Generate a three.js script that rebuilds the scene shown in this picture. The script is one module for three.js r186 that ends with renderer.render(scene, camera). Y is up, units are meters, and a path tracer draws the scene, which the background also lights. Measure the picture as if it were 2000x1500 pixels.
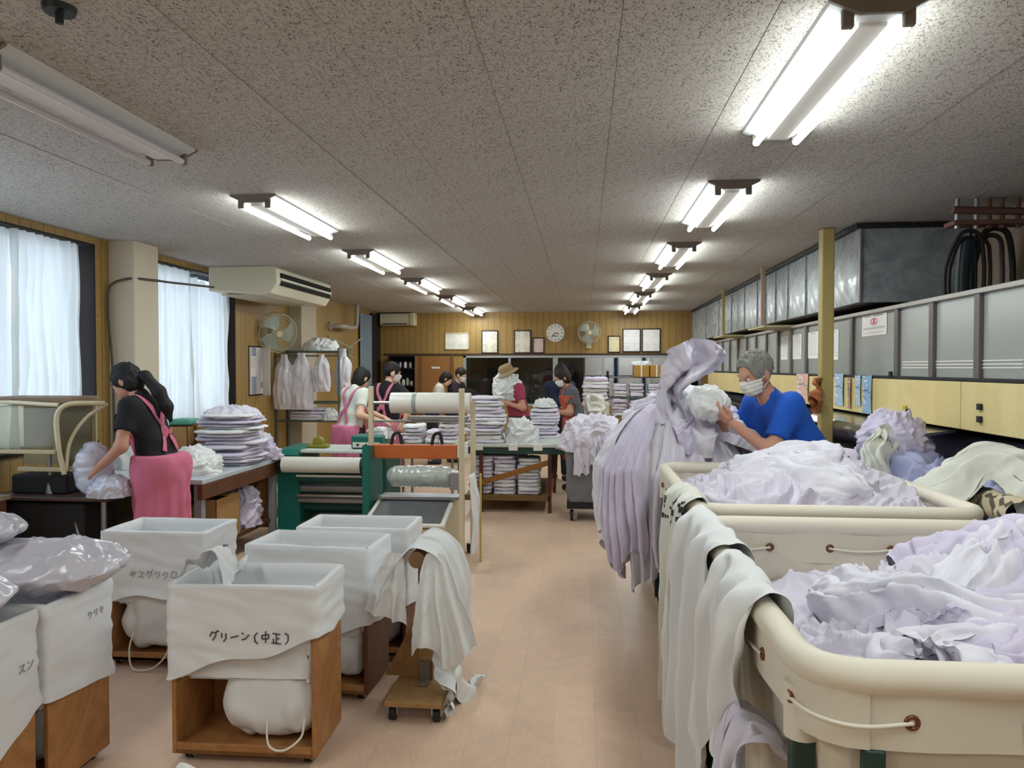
import * as THREE from 'three';
import { RoundedBoxGeometry } from 'three/addons/geometries/RoundedBoxGeometry.js';
import { mergeGeometries } from 'three/addons/utils/BufferGeometryUtils.js';
import { RectAreaLightUniformsLib } from 'three/addons/lights/RectAreaLightUniformsLib.js';
import { createNoise3D } from 'simplex-noise';

// ---------------------------------------------------------------- camera, sky, light, exposure
const F = 1450, EYE = 1.58;                       // focal length in pixels of the 2000 x 1500 frame, eye height
const scene = new THREE.Scene();
const camera = new THREE.PerspectiveCamera(2 * Math.atan(750 / F) * 180 / Math.PI, 4 / 3, 0.05, 120);
camera.rotation.order = 'YXZ';
camera.position.set(0, EYE, 0);
camera.rotation.y = Math.atan(140 / F);
camera.rotation.x = -Math.atan(32 / Math.hypot(F, 140));
scene.add(camera);
const renderer = new THREE.WebGLRenderer({ antialias: true });
renderer.toneMapping = THREE.LinearToneMapping;
renderer.toneMappingExposure = 2.1;
renderer.shadowMap.enabled = true;
RectAreaLightUniformsLib.init();
scene.background = new THREE.Color().setRGB(1.2, 1.48, 1.78);      // hazy bright daylight outside the windows
const LAMP = { tube: 3.4, area: 7.2, side: 8.5, color: new THREE.Color().setRGB(0.93, 1, 0.98) };
// two rows of twin-tube ceiling fixtures: [x, near end, lit]
const LIGHT_ROWS = [];
for (let k = -2; k < 6; k++) LIGHT_ROWS.push([0.89, 2.36 + k * 2.2, true]);
for (let k = -2; k < 6; k++) LIGHT_ROWS.push([-2.13, 2.4 + k * 2.24, k !== 0]);

// ---------------------------------------------------------------- helpers
const PI = Math.PI;
function rng(a) { return () => { a |= 0; a = a + 0x6D2B79F5 | 0; let t = Math.imul(a ^ a >>> 15, 1 | a); t = t + Math.imul(t ^ t >>> 7, 61 | t) ^ t; return ((t ^ t >>> 14) >>> 0) / 4294967296; }; }
const n3 = createNoise3D(rng(11));
const V = (x, y, d) => new THREE.Vector3(x, y, -d);                 // d: metres in front of the camera's wall
const lerp = (a, b, t) => a + (b - a) * t, clamp = (x, a = 0, b = 1) => Math.min(b, Math.max(a, x));
const sm = (a, b, x) => { const t = clamp((x - a) / (b - a)); return t * t * (3 - 2 * t); };
const used = {};
function numbered(n) { const k = used[n] = (used[n] ?? -1) + 1; return k ? `${n}_${String(k).padStart(3, '0')}` : n; }
function tag(o, label, category, group, kind) {
  if (label) o.userData.label = label; if (category) o.userData.category = category;
  if (group) o.userData.group = group; if (kind) o.userData.kind = kind; return o;
}
function thing(name, label, category, pos = [0, 0, 0], turn = 0, group) {
  const o = new THREE.Group(); o.name = numbered(name); o.position.set(...pos); o.rotation.y = turn; scene.add(o);
  return tag(o, label, category, group);
}
function part(parent, name, geo, mat, label) {
  const m = new THREE.Mesh(Array.isArray(geo) ? merge(geo) : geo, mat); m.name = name; m.castShadow = m.receiveShadow = true;
  if (label) m.userData.label = label; parent.add(m); return m;
}
function solo(name, geo, mat, label, category, group, kind) {
  const m = part(scene, numbered(name), geo, mat); return tag(m, label, category, group, kind);
}
function struct(name, geo, mat) { const m = part(scene, name, geo, mat); m.userData.kind = 'structure'; return m; }
function copy(o, pos, turn, label, group) {
  const c = o.clone(); c.name = numbered(o.name.replace(/_\d{3}$/, '')); scene.add(c); if (pos) c.position.set(...pos); if (turn !== undefined) c.rotation.y = turn;
  c.userData = { ...o.userData }; if (label) c.userData.label = label; if (group) c.userData.group = group; return c;
}
function merge(list) { return mergeGeometries(list.map(g => { let q = g.index ? g.toNonIndexed() : g; for (const k of Object.keys(q.attributes)) if (!['position', 'normal', 'uv'].includes(k)) q.deleteAttribute(k); return q; })); }
// box given by its ranges; d ranges run away from the camera
function bx(x0, x1, y0, y1, z0, z1, r = 0.004) {
  const w = Math.abs(x1 - x0), h = Math.abs(y1 - y0), d = Math.abs(z1 - z0), rr = Math.min(r, w / 2.1, h / 2.1, d / 2.1);
  const g = rr > 0.0005 ? new RoundedBoxGeometry(w, h, d, 1, rr) : new THREE.BoxGeometry(w, h, d);
  uvMetres(g); return g.translate((x0 + x1) / 2, (y0 + y1) / 2, (z0 + z1) / 2);
}
const bd = (x0, x1, y0, y1, d0, d1, r) => bx(x0, x1, y0, y1, -d1, -d0, r);
function uvMetres(g) {
  const p = g.attributes.position, n = g.attributes.normal, uv = new Float32Array(p.count * 2);
  for (let i = 0; i < p.count; i++) {
    const a = Math.abs(n.getX(i)), b = Math.abs(n.getY(i)), c = Math.abs(n.getZ(i));
    const [u, v] = a > b && a > c ? [p.getZ(i), p.getY(i)] : b > c ? [p.getX(i), p.getZ(i)] : [p.getX(i), p.getY(i)];
    uv[2 * i] = u; uv[2 * i + 1] = v;
  }
  g.setAttribute('uv', new THREE.BufferAttribute(uv, 2)); return g;
}
function rod(a, b, r, r2 = r, seg = 12) {
  const d = b.clone().sub(a), g = new THREE.CylinderGeometry(r2, r, d.length(), seg);
  g.applyQuaternion(new THREE.Quaternion().setFromUnitVectors(new THREE.Vector3(0, 1, 0), d.clone().normalize()));
  return g.translate((a.x + b.x) / 2, (a.y + b.y) / 2, (a.z + b.z) / 2);
}
const tube = (pts, r, seg = 40, rad = 8, closed = false) => new THREE.TubeGeometry(new THREE.CatmullRomCurve3(pts, closed, 'centripetal'), seg, r, rad, closed);
const ball = (p, r, sx = 1, sy = 1, sz = 1, s = 14) => new THREE.SphereGeometry(r, s, s >> 1 < 8 ? 8 : s >> 1).scale(sx, sy, sz).translate(p.x, p.y, p.z);
function extrude(pts, depth, bevel = 0) {
  const s = new THREE.Shape(pts.map(p => new THREE.Vector2(...p)));
  return new THREE.ExtrudeGeometry(s, { depth, bevelEnabled: bevel > 0, bevelSize: bevel, bevelThickness: bevel, bevelSegments: 1, steps: 1 });
}
// surface from fn(u, v) with a displacement along its own normal
function cloth(fn, nu, nv, disp, closedU = false) {
  const P = [], N = nu + 1, Mv = nv + 1;
  for (let j = 0; j < Mv; j++) for (let i = 0; i < N; i++) P.push(fn(i / nu, j / nv));
  if (disp) {
    const Q = P.map(p => p.clone()), a = new THREE.Vector3(), b = new THREE.Vector3();
    for (let j = 0; j < Mv; j++) for (let i = 0; i < N; i++) {
      const k = j * N + i, i0 = closedU ? (i - 1 + nu) % nu : Math.max(0, i - 1), i1 = closedU ? (i + 1) % nu : Math.min(nu, i + 1);
      a.subVectors(P[j * N + i1], P[j * N + i0]); b.subVectors(P[Math.min(nv, j + 1) * N + i], P[Math.max(0, j - 1) * N + i]);
      a.cross(b); const l = a.length(); if (l > 1e-12) a.divideScalar(l); else a.set(0, 1, 0);
      Q[k].addScaledVector(a, disp(P[k], i / nu, j / nv, a));
    }
    P.splice(0, P.length, ...Q);
  }
  const pos = new Float32Array(P.length * 3), uv = new Float32Array(P.length * 2), idx = [];
  P.forEach((p, k) => { pos[3 * k] = p.x; pos[3 * k + 1] = p.y; pos[3 * k + 2] = p.z; uv[2 * k] = (k % N) / nu; uv[2 * k + 1] = Math.floor(k / N) / nv; });
  for (let j = 0; j < nv; j++) for (let i = 0; i < nu; i++) { const k = j * N + i; idx.push(k, k + 1, k + N, k + 1, k + N + 1, k + N); }
  const g = new THREE.BufferGeometry();
  g.setAttribute('position', new THREE.BufferAttribute(pos, 3)); g.setAttribute('uv', new THREE.BufferAttribute(uv, 2)); g.setIndex(idx); g.computeVertexNormals();
  if (closedU) { const n = g.attributes.normal; for (let j = 0; j < Mv; j++) { const k = j * N, e = k + nu, x = n.getX(k) + n.getX(e), y = n.getY(k) + n.getY(e), z = n.getZ(k) + n.getZ(e), l = Math.hypot(x, y, z) || 1; n.setXYZ(k, x / l, y / l, z / l); n.setXYZ(e, x / l, y / l, z / l); } }
  return g;
}
// folds of crumpled linen: broad rounded swells, long creases between them, small wrinkles; about -0.6 .. 0.9
function crumple(x, y, z, f = 1) {
  x *= f; y *= f; z *= f;
  const wx = n3(x * 1.3, y * 1.3, z * 1.3 + 9) * 0.3, wy = n3(x * 1.3 + 7, y * 1.3, z * 1.3) * 0.3, wz = n3(x * 1.3, y * 1.3 + 5, z * 1.3) * 0.3;
  x += wx; y += wy; z += wz; const st = 0.5 + 0.5 * n3(x * 0.9, 4, z * 0.9);
  const a = Math.abs(n3(x * 1.7, y * 1.7, z * 1.7)), b = Math.abs(n3(x * 4.6 + 3, y * 2.2, z * 2.4)), b2 = Math.abs(n3(x * 2.3, y * 2.2 + 6, z * 4.8)), c = Math.abs(n3(x * 8, y * 8 + 2, z * 8));
  return Math.pow(a, 0.7) * 0.75 + Math.pow(lerp(b, b2, st), 0.7) * 0.62 + Math.pow(c, 0.8) * 0.16 - 0.6;
}
// materials
const mats = {};
function mat(key, color, rough = 0.8, o = {}) { return mats[key] ??= new THREE.MeshPhysicalMaterial({ color, roughness: rough, ...o }); }
function canvasTex(w, h, draw, srgb = true) {
  const c = document.createElement('canvas'); c.width = w; c.height = h; draw(c.getContext('2d'), w, h);
  const t = new THREE.CanvasTexture(c); if (srgb) t.colorSpace = THREE.SRGBColorSpace; t.wrapS = t.wrapT = THREE.RepeatWrapping; t.anisotropy = 8; return t;
}
function dataTex(w, h, fn, srgb = true) {
  const a = new Uint8Array(w * h * 4); for (let j = 0; j < h; j++) for (let i = 0; i < w; i++) { const c = fn(i / w, j / h); const k = 4 * (j * w + i); a[k] = c[0]; a[k + 1] = c[1]; a[k + 2] = c[2]; a[k + 3] = 255; }
  const t = new THREE.DataTexture(a, w, h); if (srgb) t.colorSpace = THREE.SRGBColorSpace; t.wrapS = t.wrapT = THREE.RepeatWrapping; t.magFilter = THREE.LinearFilter; t.minFilter = THREE.LinearMipmapLinearFilter; t.generateMipmaps = true; t.needsUpdate = true; return t;
}
// noise that repeats over one texture
const loop = (u, v, f, s = 0) => { const r = f / (2 * PI); return n3(Math.cos(2 * PI * u) * r + s, Math.sin(2 * PI * u) * r + Math.cos(2 * PI * v) * r, Math.sin(2 * PI * v) * r + s); };
function woodTex(base, dark, su, sv, seed) {
  return dataTex(256, 512, (u, v) => {
    const g = loop(u, v, 3, seed), ring = Math.sin((u * su + g * 0.35) * 2 * PI * 3), fine = loop(u, v, 60, seed + 2) * 0.5;
    const t = clamp(0.42 + 0.13 * ring + 0.2 * g + 0.3 * fine); return base.map((b, k) => lerp(b, dark[k], t));
  });
}
function repeatTex(t, x, y) { const c = t.clone(); c.repeat.set(x, y); c.needsUpdate = true; return c; }
// ---------------------------------------------------------------- room
const X0 = -4.2, X1 = 2.95, CEIL = 2.7, BACK = 15, FRONT = -3;      // inner faces; FRONT lies behind the camera
const plyTex = dataTex(512, 512, (u, v) => {                        // ochre printed plywood, a groove every board
  const b = Math.floor(u * 8), w = u * 8 - b, tone = 0.5 + 0.5 * Math.sin(b * 12.9898) ;
  const g = 0.5 + 0.5 * Math.sin((u * 40 + loop(u, v * 0.5, 4, 1) * 2.2) * 2 * PI) , f = loop(u, v, 30, 4);
  const k = 0.82 + 0.12 * tone - 0.1 * g * 0.6 + 0.05 * f; const groove = w < 0.035 ? 0.5 : 1;
  return [182 * k * groove, 146 * k * groove, 82 * k * groove];
});
const mPly = new THREE.MeshStandardMaterial({ map: repeatTex(plyTex, 1, 1), roughness: 0.5 });
const mFloor = new THREE.MeshPhysicalMaterial({
  roughness: 0.42, map: repeatTex(dataTex(1024, 1024, (u, v) => {   // long-strip vinyl, streaks along the room
    const s = Math.floor(u * 10), row = (v + (s * 0.37) % 1) % 1, p = Math.floor(row * 2), seed = Math.sin(s * 78.2 + p * 37.7) * 43758.5, tone = seed - Math.floor(seed);
    const streak = loop(u, v * 0.3, 90, 3) * 0.5 + loop(u, v, 16, 6) * 0.5, k = 0.955 + 0.035 * tone + 0.03 * streak;
    const seam = (u * 10 - s < 0.014 || row * 2 - p < 0.003) ? 0.93 : 1;
    return [224 * k * seam, 192 * k * seam, 166 * k * seam];
  }), 0.55, 0.55)
});
const floor = struct('floor', bd(X0 - 0.3, X1 + 0.2, -0.12, 0, FRONT - 0.2, BACK + 4.2, 0), mFloor);
const mCream = mat('columnPaint', 0xcfc4ae, 0.75);
const mDarkWood = new THREE.MeshStandardMaterial({ color: 0x1c120c, roughness: 0.85 });
const mPlaster = mat('plaster', 0x9c8f7c, 0.9);
// ceiling slab and its rockwool boards
struct('ceiling', bd(X0 - 0.3, X1 + 0.2, CEIL + 0.012, CEIL + 0.15, FRONT - 0.2, BACK + 4.2, 0), mPlaster);
{
  const ceil = scene.getObjectByName('ceiling');
  const fiss = (bump) => canvasTex(1024, 1024, (c, w, h) => {
    const r = rng(5); c.fillStyle = bump ? '#fff' : '#bdb9b2'; c.fillRect(0, 0, w, h); c.lineCap = 'round';
    for (let i = 0; i < 5200; i++) { const x = r() * w, y = r() * h, s = r(); c.fillStyle = bump ? `rgba(0,0,0,${0.1 * s})` : `rgba(80,70,60,${0.16 * s})`; c.fillRect(x, y, 2 + 3 * s, 2 + 3 * s); }
    for (let i = 0; i < 1500; i++) {
      let x = r() * w, y = r() * h, a = r() < 0.75 ? PI / 2 + (r() - 0.5) * 1.1 : r() * PI * 2; const n = 2 + Math.floor(r() * 4); c.lineWidth = 2.5 + r() * r() * 6;
      c.strokeStyle = bump ? '#000' : `rgba(60,52,46,${0.35 + 0.4 * r()})`; c.beginPath(); c.moveTo(x, y);
      for (let k = 0; k < n; k++) { a += (r() - 0.5) * 1.3; x += Math.cos(a) * (2 + r() * 6); y += Math.sin(a) * (2 + r() * 6); c.lineTo(x, y); } c.stroke();
    }
  }, !bump);
  const t = repeatTex(fiss(false), 1.9, 1.9), b = repeatTex(fiss(true), 1.9, 1.9);
  const m = new THREE.MeshStandardMaterial({ map: t, bumpMap: b, bumpScale: 0.003, roughness: 0.95 });
  const w = 0.482, l = 0.964; let k = 0;
  for (let i = 0; i < 15; i++) for (let j = 0; j < 15; j++) {
    const x0 = -4.2 + i * w - 0.02, d0 = 0.72 + j * l; const drop = 0.0012 * ((i * 7 + j * 3) % 3);
    part(ceil, k ? `ceiling_board_${String(k).padStart(3, '0')}` : 'ceiling_board', bd(Math.max(X0, x0) + 0.0012, Math.min(X1, x0 + w) - 0.0012, CEIL - drop, CEIL + 0.012, d0 + 0.0012, Math.min(BACK, d0 + l) - 0.0012, 0), m); k++;
  }
  part(ceil, 'ceiling_board_field', bd(X0, X1, CEIL, CEIL + 0.012, FRONT, 0.72, 0), m);
}
// left wall with its window recesses
const wins = [[2.6, 6.04], [6.98, 8.62]], WY0 = 0.95, WY1 = 2.64;
{
  const seg = [[FRONT - 0.2, 2.6], [6.04, 6.98], [8.62, BACK + 0.2]], T = X0 - 0.28, g = [];
  for (const [a, b] of seg) g.push(bd(T, X0, 0, CEIL + 0.012, a, b, 0));
  for (const [a, b] of wins) { g.push(bd(T, X0, 0, WY0, a, b, 0), bd(T, X0, WY1, CEIL + 0.012, a, b, 0)); }
  struct('wall_left', g, mPly);
  wins.forEach(([a, b], i) => {
    const w = new THREE.Group(); w.name = `window_${i + 1}`; w.userData.kind = 'structure'; scene.add(w);
    const xf = T + 0.06, al = mat('alu', 0x8c9094, 0.4, { metalness: 0.6 }), n = i ? 2 : 4, L = (b - a) / n;
    part(w, 'window_frame', [bd(xf - 0.03, xf + 0.03, WY0, WY0 + 0.05, a, b), bd(xf - 0.03, xf + 0.03, WY1 - 0.05, WY1, a, b), bd(xf - 0.03, xf + 0.03, WY0, WY1, a, a + 0.05), bd(xf - 0.03, xf + 0.03, WY0, WY1, b - 0.05, b)], al);
    for (let k = 1; k < n; k++) part(w, 'mullion', bd(xf - 0.02, xf + 0.02, WY0 + 0.04, WY1 - 0.04, a + k * L - 0.025, a + k * L + 0.025), al);
    for (let k = 0; k < n; k++) part(w, 'pane', bd(xf - 0.003, xf + 0.003, WY0 + 0.05, WY1 - 0.05, a + k * L + 0.026, a + (k + 1) * L - 0.026, 0), mat('pane', 0xffffff, 0.02, { transmission: 1, thickness: 0, ior: 1.45 }));
    part(w, 'window_sill', bd(xf + 0.03, X0 + 0.03, WY0 - 0.03, WY0, a, b), mDarkWood);
    part(w, 'jamb', bd(xf + 0.03, X0 + 0.012, WY0, WY1, b - 0.012, b), mDarkWood);
    part(w, 'lintel', bd(xf + 0.03, X0 + 0.012, WY1 - 0.012, WY1, a, b), mDarkWood);
  });
  struct('column_left', bd(X0, -3.95, 0, CEIL + 0.011, 6.22, 6.6, 0.012), mCream);
  struct('column_rear', bd(X0, -4.0, 0, CEIL + 0.011, 10.25, 10.85, 0.012), mat('columnGrey', 0xb8ad98, 0.75));
}
// right and front walls
struct('wall_right', bd(X1, X1 + 0.2, 0, CEIL + 0.012, FRONT - 0.2, BACK + 0.2, 0), mat('rightWall', 0x8a7766, 0.85));
struct('wall_front', bd(X0, X1, 0, CEIL + 0.012, FRONT - 0.2, FRONT, 0), mPly);
// back wall with door, wide inner window and the room behind it
{
  const a = -2.45, b = 2.33, y0 = 0.8, y1 = 1.83, D = BACK;
  struct('wall_back', [bd(X0, a, 0, CEIL + 0.012, D, D + 0.12, 0), bd(b, X1, 0, CEIL + 0.012, D, D + 0.12, 0), bd(a, b, 0, y0, D, D + 0.12, 0), bd(a, b, y1, CEIL + 0.012, D, D + 0.12, 0)], mPly);
  struct('trim_1', bd(-4.1, 2.9, 1.83, 1.87, D - 0.02, D, 0.003), mat('railBrown', 0x4a3320, 0.6));
  const w = new THREE.Group(); w.name = 'window_3'; w.userData.kind = 'structure'; scene.add(w);
  const al = mat('aluLight', 0xaeb2b4, 0.35, { metalness: 0.5 });
  part(w, 'window_frame', [bd(a, b, y1 - 0.05, y1, D - 0.01, D + 0.06), bd(a, b, y0, y0 + 0.05, D - 0.01, D + 0.06), bd(a, a + 0.06, y0, y1, D - 0.01, D + 0.06), bd(b - 0.06, b, y0, y1, D - 0.01, D + 0.06)], al);
  const cuts = [a + 0.06, -1.5, -0.57, 0.39, 1.35, b - 0.06];
  for (let k = 1; k < 5; k++) part(w, 'mullion', bd(cuts[k] - (k === 2 ? 0.05 : 0.025), cuts[k] + (k === 2 ? 0.05 : 0.025), y0, y1, D, D + 0.05), al);
  for (let k = 0; k < 5; k++) part(w, 'pane', bd(cuts[k], cuts[k + 1], y0 + 0.04, y1 - 0.04, D + 0.02, D + 0.026, 0), mats.pane);
  const door = new THREE.Group(); door.name = 'door_1'; door.userData.kind = 'structure'; scene.add(door);
  part(door, 'door_leaf', bd(-3.3, -2.7, 0, 1.8, D - 0.03, D - 0.001), mat('doorWood', 0x9a6b38, 0.5));
  part(door, 'door_frame', [bd(-3.36, -3.3, 0, 1.83, D - 0.05, D - 0.001), bd(-2.7, -2.64, 0, 1.83, D - 0.05, D - 0.001)], mat('doorFrame', 0x7a5430, 0.5));
  part(door, 'door_sign', bd(-3.1, -2.93, 1.56, 1.6, D - 0.036, D - 0.03, 0.001), mat('signWhite', 0xe8e4da, 0.6));
  // the next room, seen through the glass
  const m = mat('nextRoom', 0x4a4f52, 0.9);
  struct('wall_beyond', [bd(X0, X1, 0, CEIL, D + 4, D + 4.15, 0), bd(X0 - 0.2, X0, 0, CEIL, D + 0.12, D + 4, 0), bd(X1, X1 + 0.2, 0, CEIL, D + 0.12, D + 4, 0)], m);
}
// ---------------------------------------------------------------- ceiling lights
{
  const body = mat('lampBody', 0xd8d6d0, 0.45), refl = mat('lampReflector', 0xc6caca, 0.4), dark = mat('lampSocket', 0x7d756b, 0.6);
  const glow = new THREE.MeshStandardMaterial({ color: 0xffffff, emissive: LAMP.color, emissiveIntensity: LAMP.tube, roughness: 0.4 });
  const off = mat('tubeOff', 0xd9d6dc, 0.25);
  LIGHT_ROWS.forEach(([x, d0, lit], i) => {
    const row = x > 0 ? 'row over the canvas carts' : 'row on the window side';
    const g = thing('ceiling_light', lit ? `lit twin-tube fluorescent ceiling light in the ${row}` : 'unlit twin-tube fluorescent ceiling light with grey tubes', 'ceiling light', [x, CEIL, -d0], 0, lit ? `lit fluorescent lights, ${row}` : undefined);
    const L = 1.26, prof = [[-0.15, 0], [-0.145, -0.012], [-0.06, -0.05], [0.06, -0.05], [0.145, -0.012], [0.15, 0]];
    part(g, 'reflector', extrude(prof, L).translate(0, 0, -L), refl);
    part(g, 'ballast_cover', bx(-0.045, 0.045, -0.062, -0.045, -L + 0.06, -0.06), body);
    part(g, 'end_cap', extrude(prof.map(p => [p[0] * 1.02, p[1] * 1.04]), 0.012, 0.002).translate(0, 0, -0.002), dark);
    part(g, 'end_cap', extrude(prof.map(p => [p[0] * 1.02, p[1] * 1.04]), 0.012, 0.002).translate(0, 0, -L - 0.01), dark);
    for (const s of [-1, 1]) {
      for (const e of [0.02, L - 0.02]) part(g, 'socket', merge([bx(s * 0.09 - 0.018, s * 0.09 + 0.018, -0.085, -0.02, -e - 0.012, -e + 0.012, 0.006)]), dark);
      part(g, 'fluorescent_tube', rod(new THREE.Vector3(s * 0.09, -0.07, -0.035), new THREE.Vector3(s * 0.09, -0.07, -L + 0.035), 0.016, 0.016, 14), lit ? glow : off);
    }
    if (!lit) return;
    const l = new THREE.RectAreaLight(LAMP.color, LAMP.area, 0.26, 1.18); l.position.set(x, CEIL - 0.095, -d0 - L / 2); l.rotation.x = -PI / 2; l.castShadow = true; l.name = 'fluorescent_light'; scene.add(l);
    for (const s of [-1, 1]) {                                      // what the tubes send out sideways, over the ceiling and the walls
      const q = new THREE.RectAreaLight(LAMP.color, LAMP.side, 1.18, 0.045); q.position.set(x + s * 0.11, CEIL - 0.08, -d0 - L / 2); q.lookAt(x + s * 1.11, CEIL - 0.07 + 0.03, -d0 - L / 2); q.rotation.order = 'XYZ'; q.castShadow = true; q.name = 'fluorescent_side_light'; scene.add(q);
    }
  });
}
// ---------------------------------------------------------------- linen: heaps, sheets, drapes
const mLinen = mat('linen', 0xdcd7e4, 0.9, { sheen: 0.25, sheenRoughness: 0.6 }), mLinenW = mat('linenWhite', 0xe4e6e6, 0.9), mLinenP = mat('linenPale', 0xd3cbe0, 0.9), mLinenC = mat('linenCream', 0xdfe0d6, 0.9);
const mLinenL = mat('linenLight', 0xe2e0ea, 0.9, { side: THREE.DoubleSide }), LINENS = [mLinen, mLinenL, mLinenP];
for (const m of [mLinen, mLinenW, mLinenP, mLinenC]) m.side = THREE.DoubleSide;
// a heap whose height over (x, d) is hFn; the skin keeps crumpling down its flanks
function heapGeo(x0, x1, d0, d1, hFn, amp, f, n = 150, seed = 0) {
  const sz = Math.max(x1 - x0, d1 - d0);
  return cloth((u, v) => { const x = lerp(x0, x1, u), d = lerp(d1, d0, v); return V(x, hFn(x, d), d); }, Math.round(n * (x1 - x0) / sz), Math.round(n * (d1 - d0) / sz), (p, u, v) => {
    const e = sm(0, 0.06, Math.min(u, v, 1 - u, 1 - v)); return amp * crumple(p.x + seed, p.y, p.z, f) * (0.25 + 0.75 * e);
  });
}
// one sheet lying in gathered folds along a path over a heap
function sheetGeo(pts, w, hgt, pleats, seed, hFn, nu = 60, nv = 44, sag = 0) {
  const c = new THREE.CatmullRomCurve3(pts, false, 'centripetal'), up = new THREE.Vector3(0, 1, 0);
  return cloth((u, v) => {
    const p = c.getPoint(u), t = c.getTangent(u); let n = hFn ? new THREE.Vector3(hFn(p.x - 0.03, -p.z) - hFn(p.x + 0.03, -p.z), 0.06, hFn(p.x, -(p.z - 0.03)) - hFn(p.x, -(p.z + 0.03))).normalize() : up.clone();
    const s = new THREE.Vector3().crossVectors(t, n).normalize(); n = new THREE.Vector3().crossVectors(s, t).normalize();
    const k = 2 * v - 1, end = sm(0, 0.1, u) * sm(0, 0.1, 1 - u), ww = w * (0.72 + 0.38 * n3(u * 2.2, seed, 1)) * (0.45 + 0.55 * end);
    p.addScaledVector(s, k * ww + 0.04 * n3(u * 3, seed, v)); const arch = (1 - k * k) * hgt * (0.4 + 0.6 * end) - 0.075 * Math.pow(Math.abs(k), 5) - sag * (1 - end);
    const ph = k * pleats * PI + 1.5 * n3(u * 1.1, seed + 4, 0) + 0.5 * n3(u * 1.8, k * 1.2, seed);
    const pl = Math.cos(ph); p.addScaledVector(n, arch + hgt * 0.55 * (Math.pow(Math.abs(pl), 0.8) - 0.5) * (0.3 + 0.7 * end)); return p;
  }, nu, nv, (p) => 0.035 * crumple(p.x + seed, p.y, p.z, 1.2));
}
// cloth hung over an edge: prof is a list of [out, y] from inside over the edge and down; axis d or x
function drapeGeo(prof, at, along, len, pl, amp, seed, hem = 0.04, nu = 60, nv = 70, flare = 0) {
  const c = new THREE.CatmullRomCurve3(prof.map(([o, y]) => new THREE.Vector3(o, y, 0)), false, 'centripetal'), tot = prof.length - 1;
  return cloth((u, v) => {
    const p = c.getPoint(v), t = c.getTangent(v), hang = sm(0.25, 0.9, v), k = u - 0.5;
    const ph = u * pl * 2 * PI + 2 * n3(u * 2, v * 1.2, seed), w = (Math.sin(ph) * 0.7 + 0.5 * Math.sin(ph * 0.53 + seed)) * amp * (0.15 + 0.85 * hang);
    const o = p.x + w * Math.abs(t.y) + amp * 0.4 * n3(u * 3, v * 3, seed + 8), y = p.y + w * Math.abs(t.x) * 0.5 - (v > 0.5 ? hem * n3(u * 2.5, seed, 3) * (v - 0.5) * 2 : 0);
    const s = k * len * (1 + flare * hang * (v - 0.3)) + 0.02 * n3(v * 4, u * 5, seed);
    return along === 'd' ? new THREE.Vector3(at.x + o, y, at.z - s) : new THREE.Vector3(at.x + s, y, at.z - o);
  }, nu, nv, (p) => 0.01 * crumple(p.x + seed, p.y, p.z, 1.5));
}
function perim(u, x0, x1, z0, z1, r) {                              // rounded rectangle: point and outward normal
  const w = x1 - x0 - 2 * r, h = z1 - z0 - 2 * r, q = PI * r / 2, L = 2 * (w + h) + 4 * q; let s = ((u % 1) + 1) % 1 * L;
  const arc = (cx, cz, a0, t) => { const a = a0 - t * PI / 2; return [cx + r * Math.cos(a), cz + r * Math.sin(a), Math.cos(a), Math.sin(a)]; };
  if (s < w) return [x0 + r + s, z1, 0, 1]; s -= w; if (s < q) return arc(x1 - r, z1 - r, PI / 2, s / q); s -= q;
  if (s < h) return [x1, z1 - r - s, 1, 0]; s -= h; if (s < q) return arc(x1 - r, z0 + r, 0, s / q); s -= q;
  if (s < w) return [x1 - r - s, z0, 0, -1]; s -= w; if (s < q) return arc(x0 + r, z0 + r, -PI / 2, s / q); s -= q;
  if (s < h) return [x0, z0 + r + s, -1, 0]; s -= h; return arc(x0 + r, z1 - r, PI, s / q);
}
const mCanvas = mat('canvas', 0xddd5c4, 0.8, { side: THREE.DoubleSide }), mRim = mat('canvasRim', 0xe3dccb, 0.65), mGreenDark = mat('frameGreen', 0x1d3b33, 0.5), mRope = mat('rope', 0xe9e4d6, 0.85), mBrass = mat('eyelet', 0x7d4a33, 0.4, { metalness: 0.5 }), mBlack = mat('rubber', 0x17171a, 0.6), mSteel = mat('steel', 0xa6a8aa, 0.35, { metalness: 0.85 });
function caster(parent, x, z, r = 0.05, name = 'caster') {
  const c = part(parent, name, rod(new THREE.Vector3(x - 0.014, r, z), new THREE.Vector3(x + 0.014, r, z), r, r, 18), mBlack);
  part(c, 'caster_fork', [bx(x - 0.024, x - 0.016, r * 0.8, 2.15 * r, z - 0.014, z + 0.014, 0.001), bx(x + 0.016, x + 0.024, r * 0.8, 2.15 * r, z - 0.014, z + 0.014, 0.001), bx(x - 0.024, x + 0.024, 2.1 * r, 2.3 * r, z - 0.02, z + 0.02, 0.001)], mSteel); return c;
}
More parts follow.
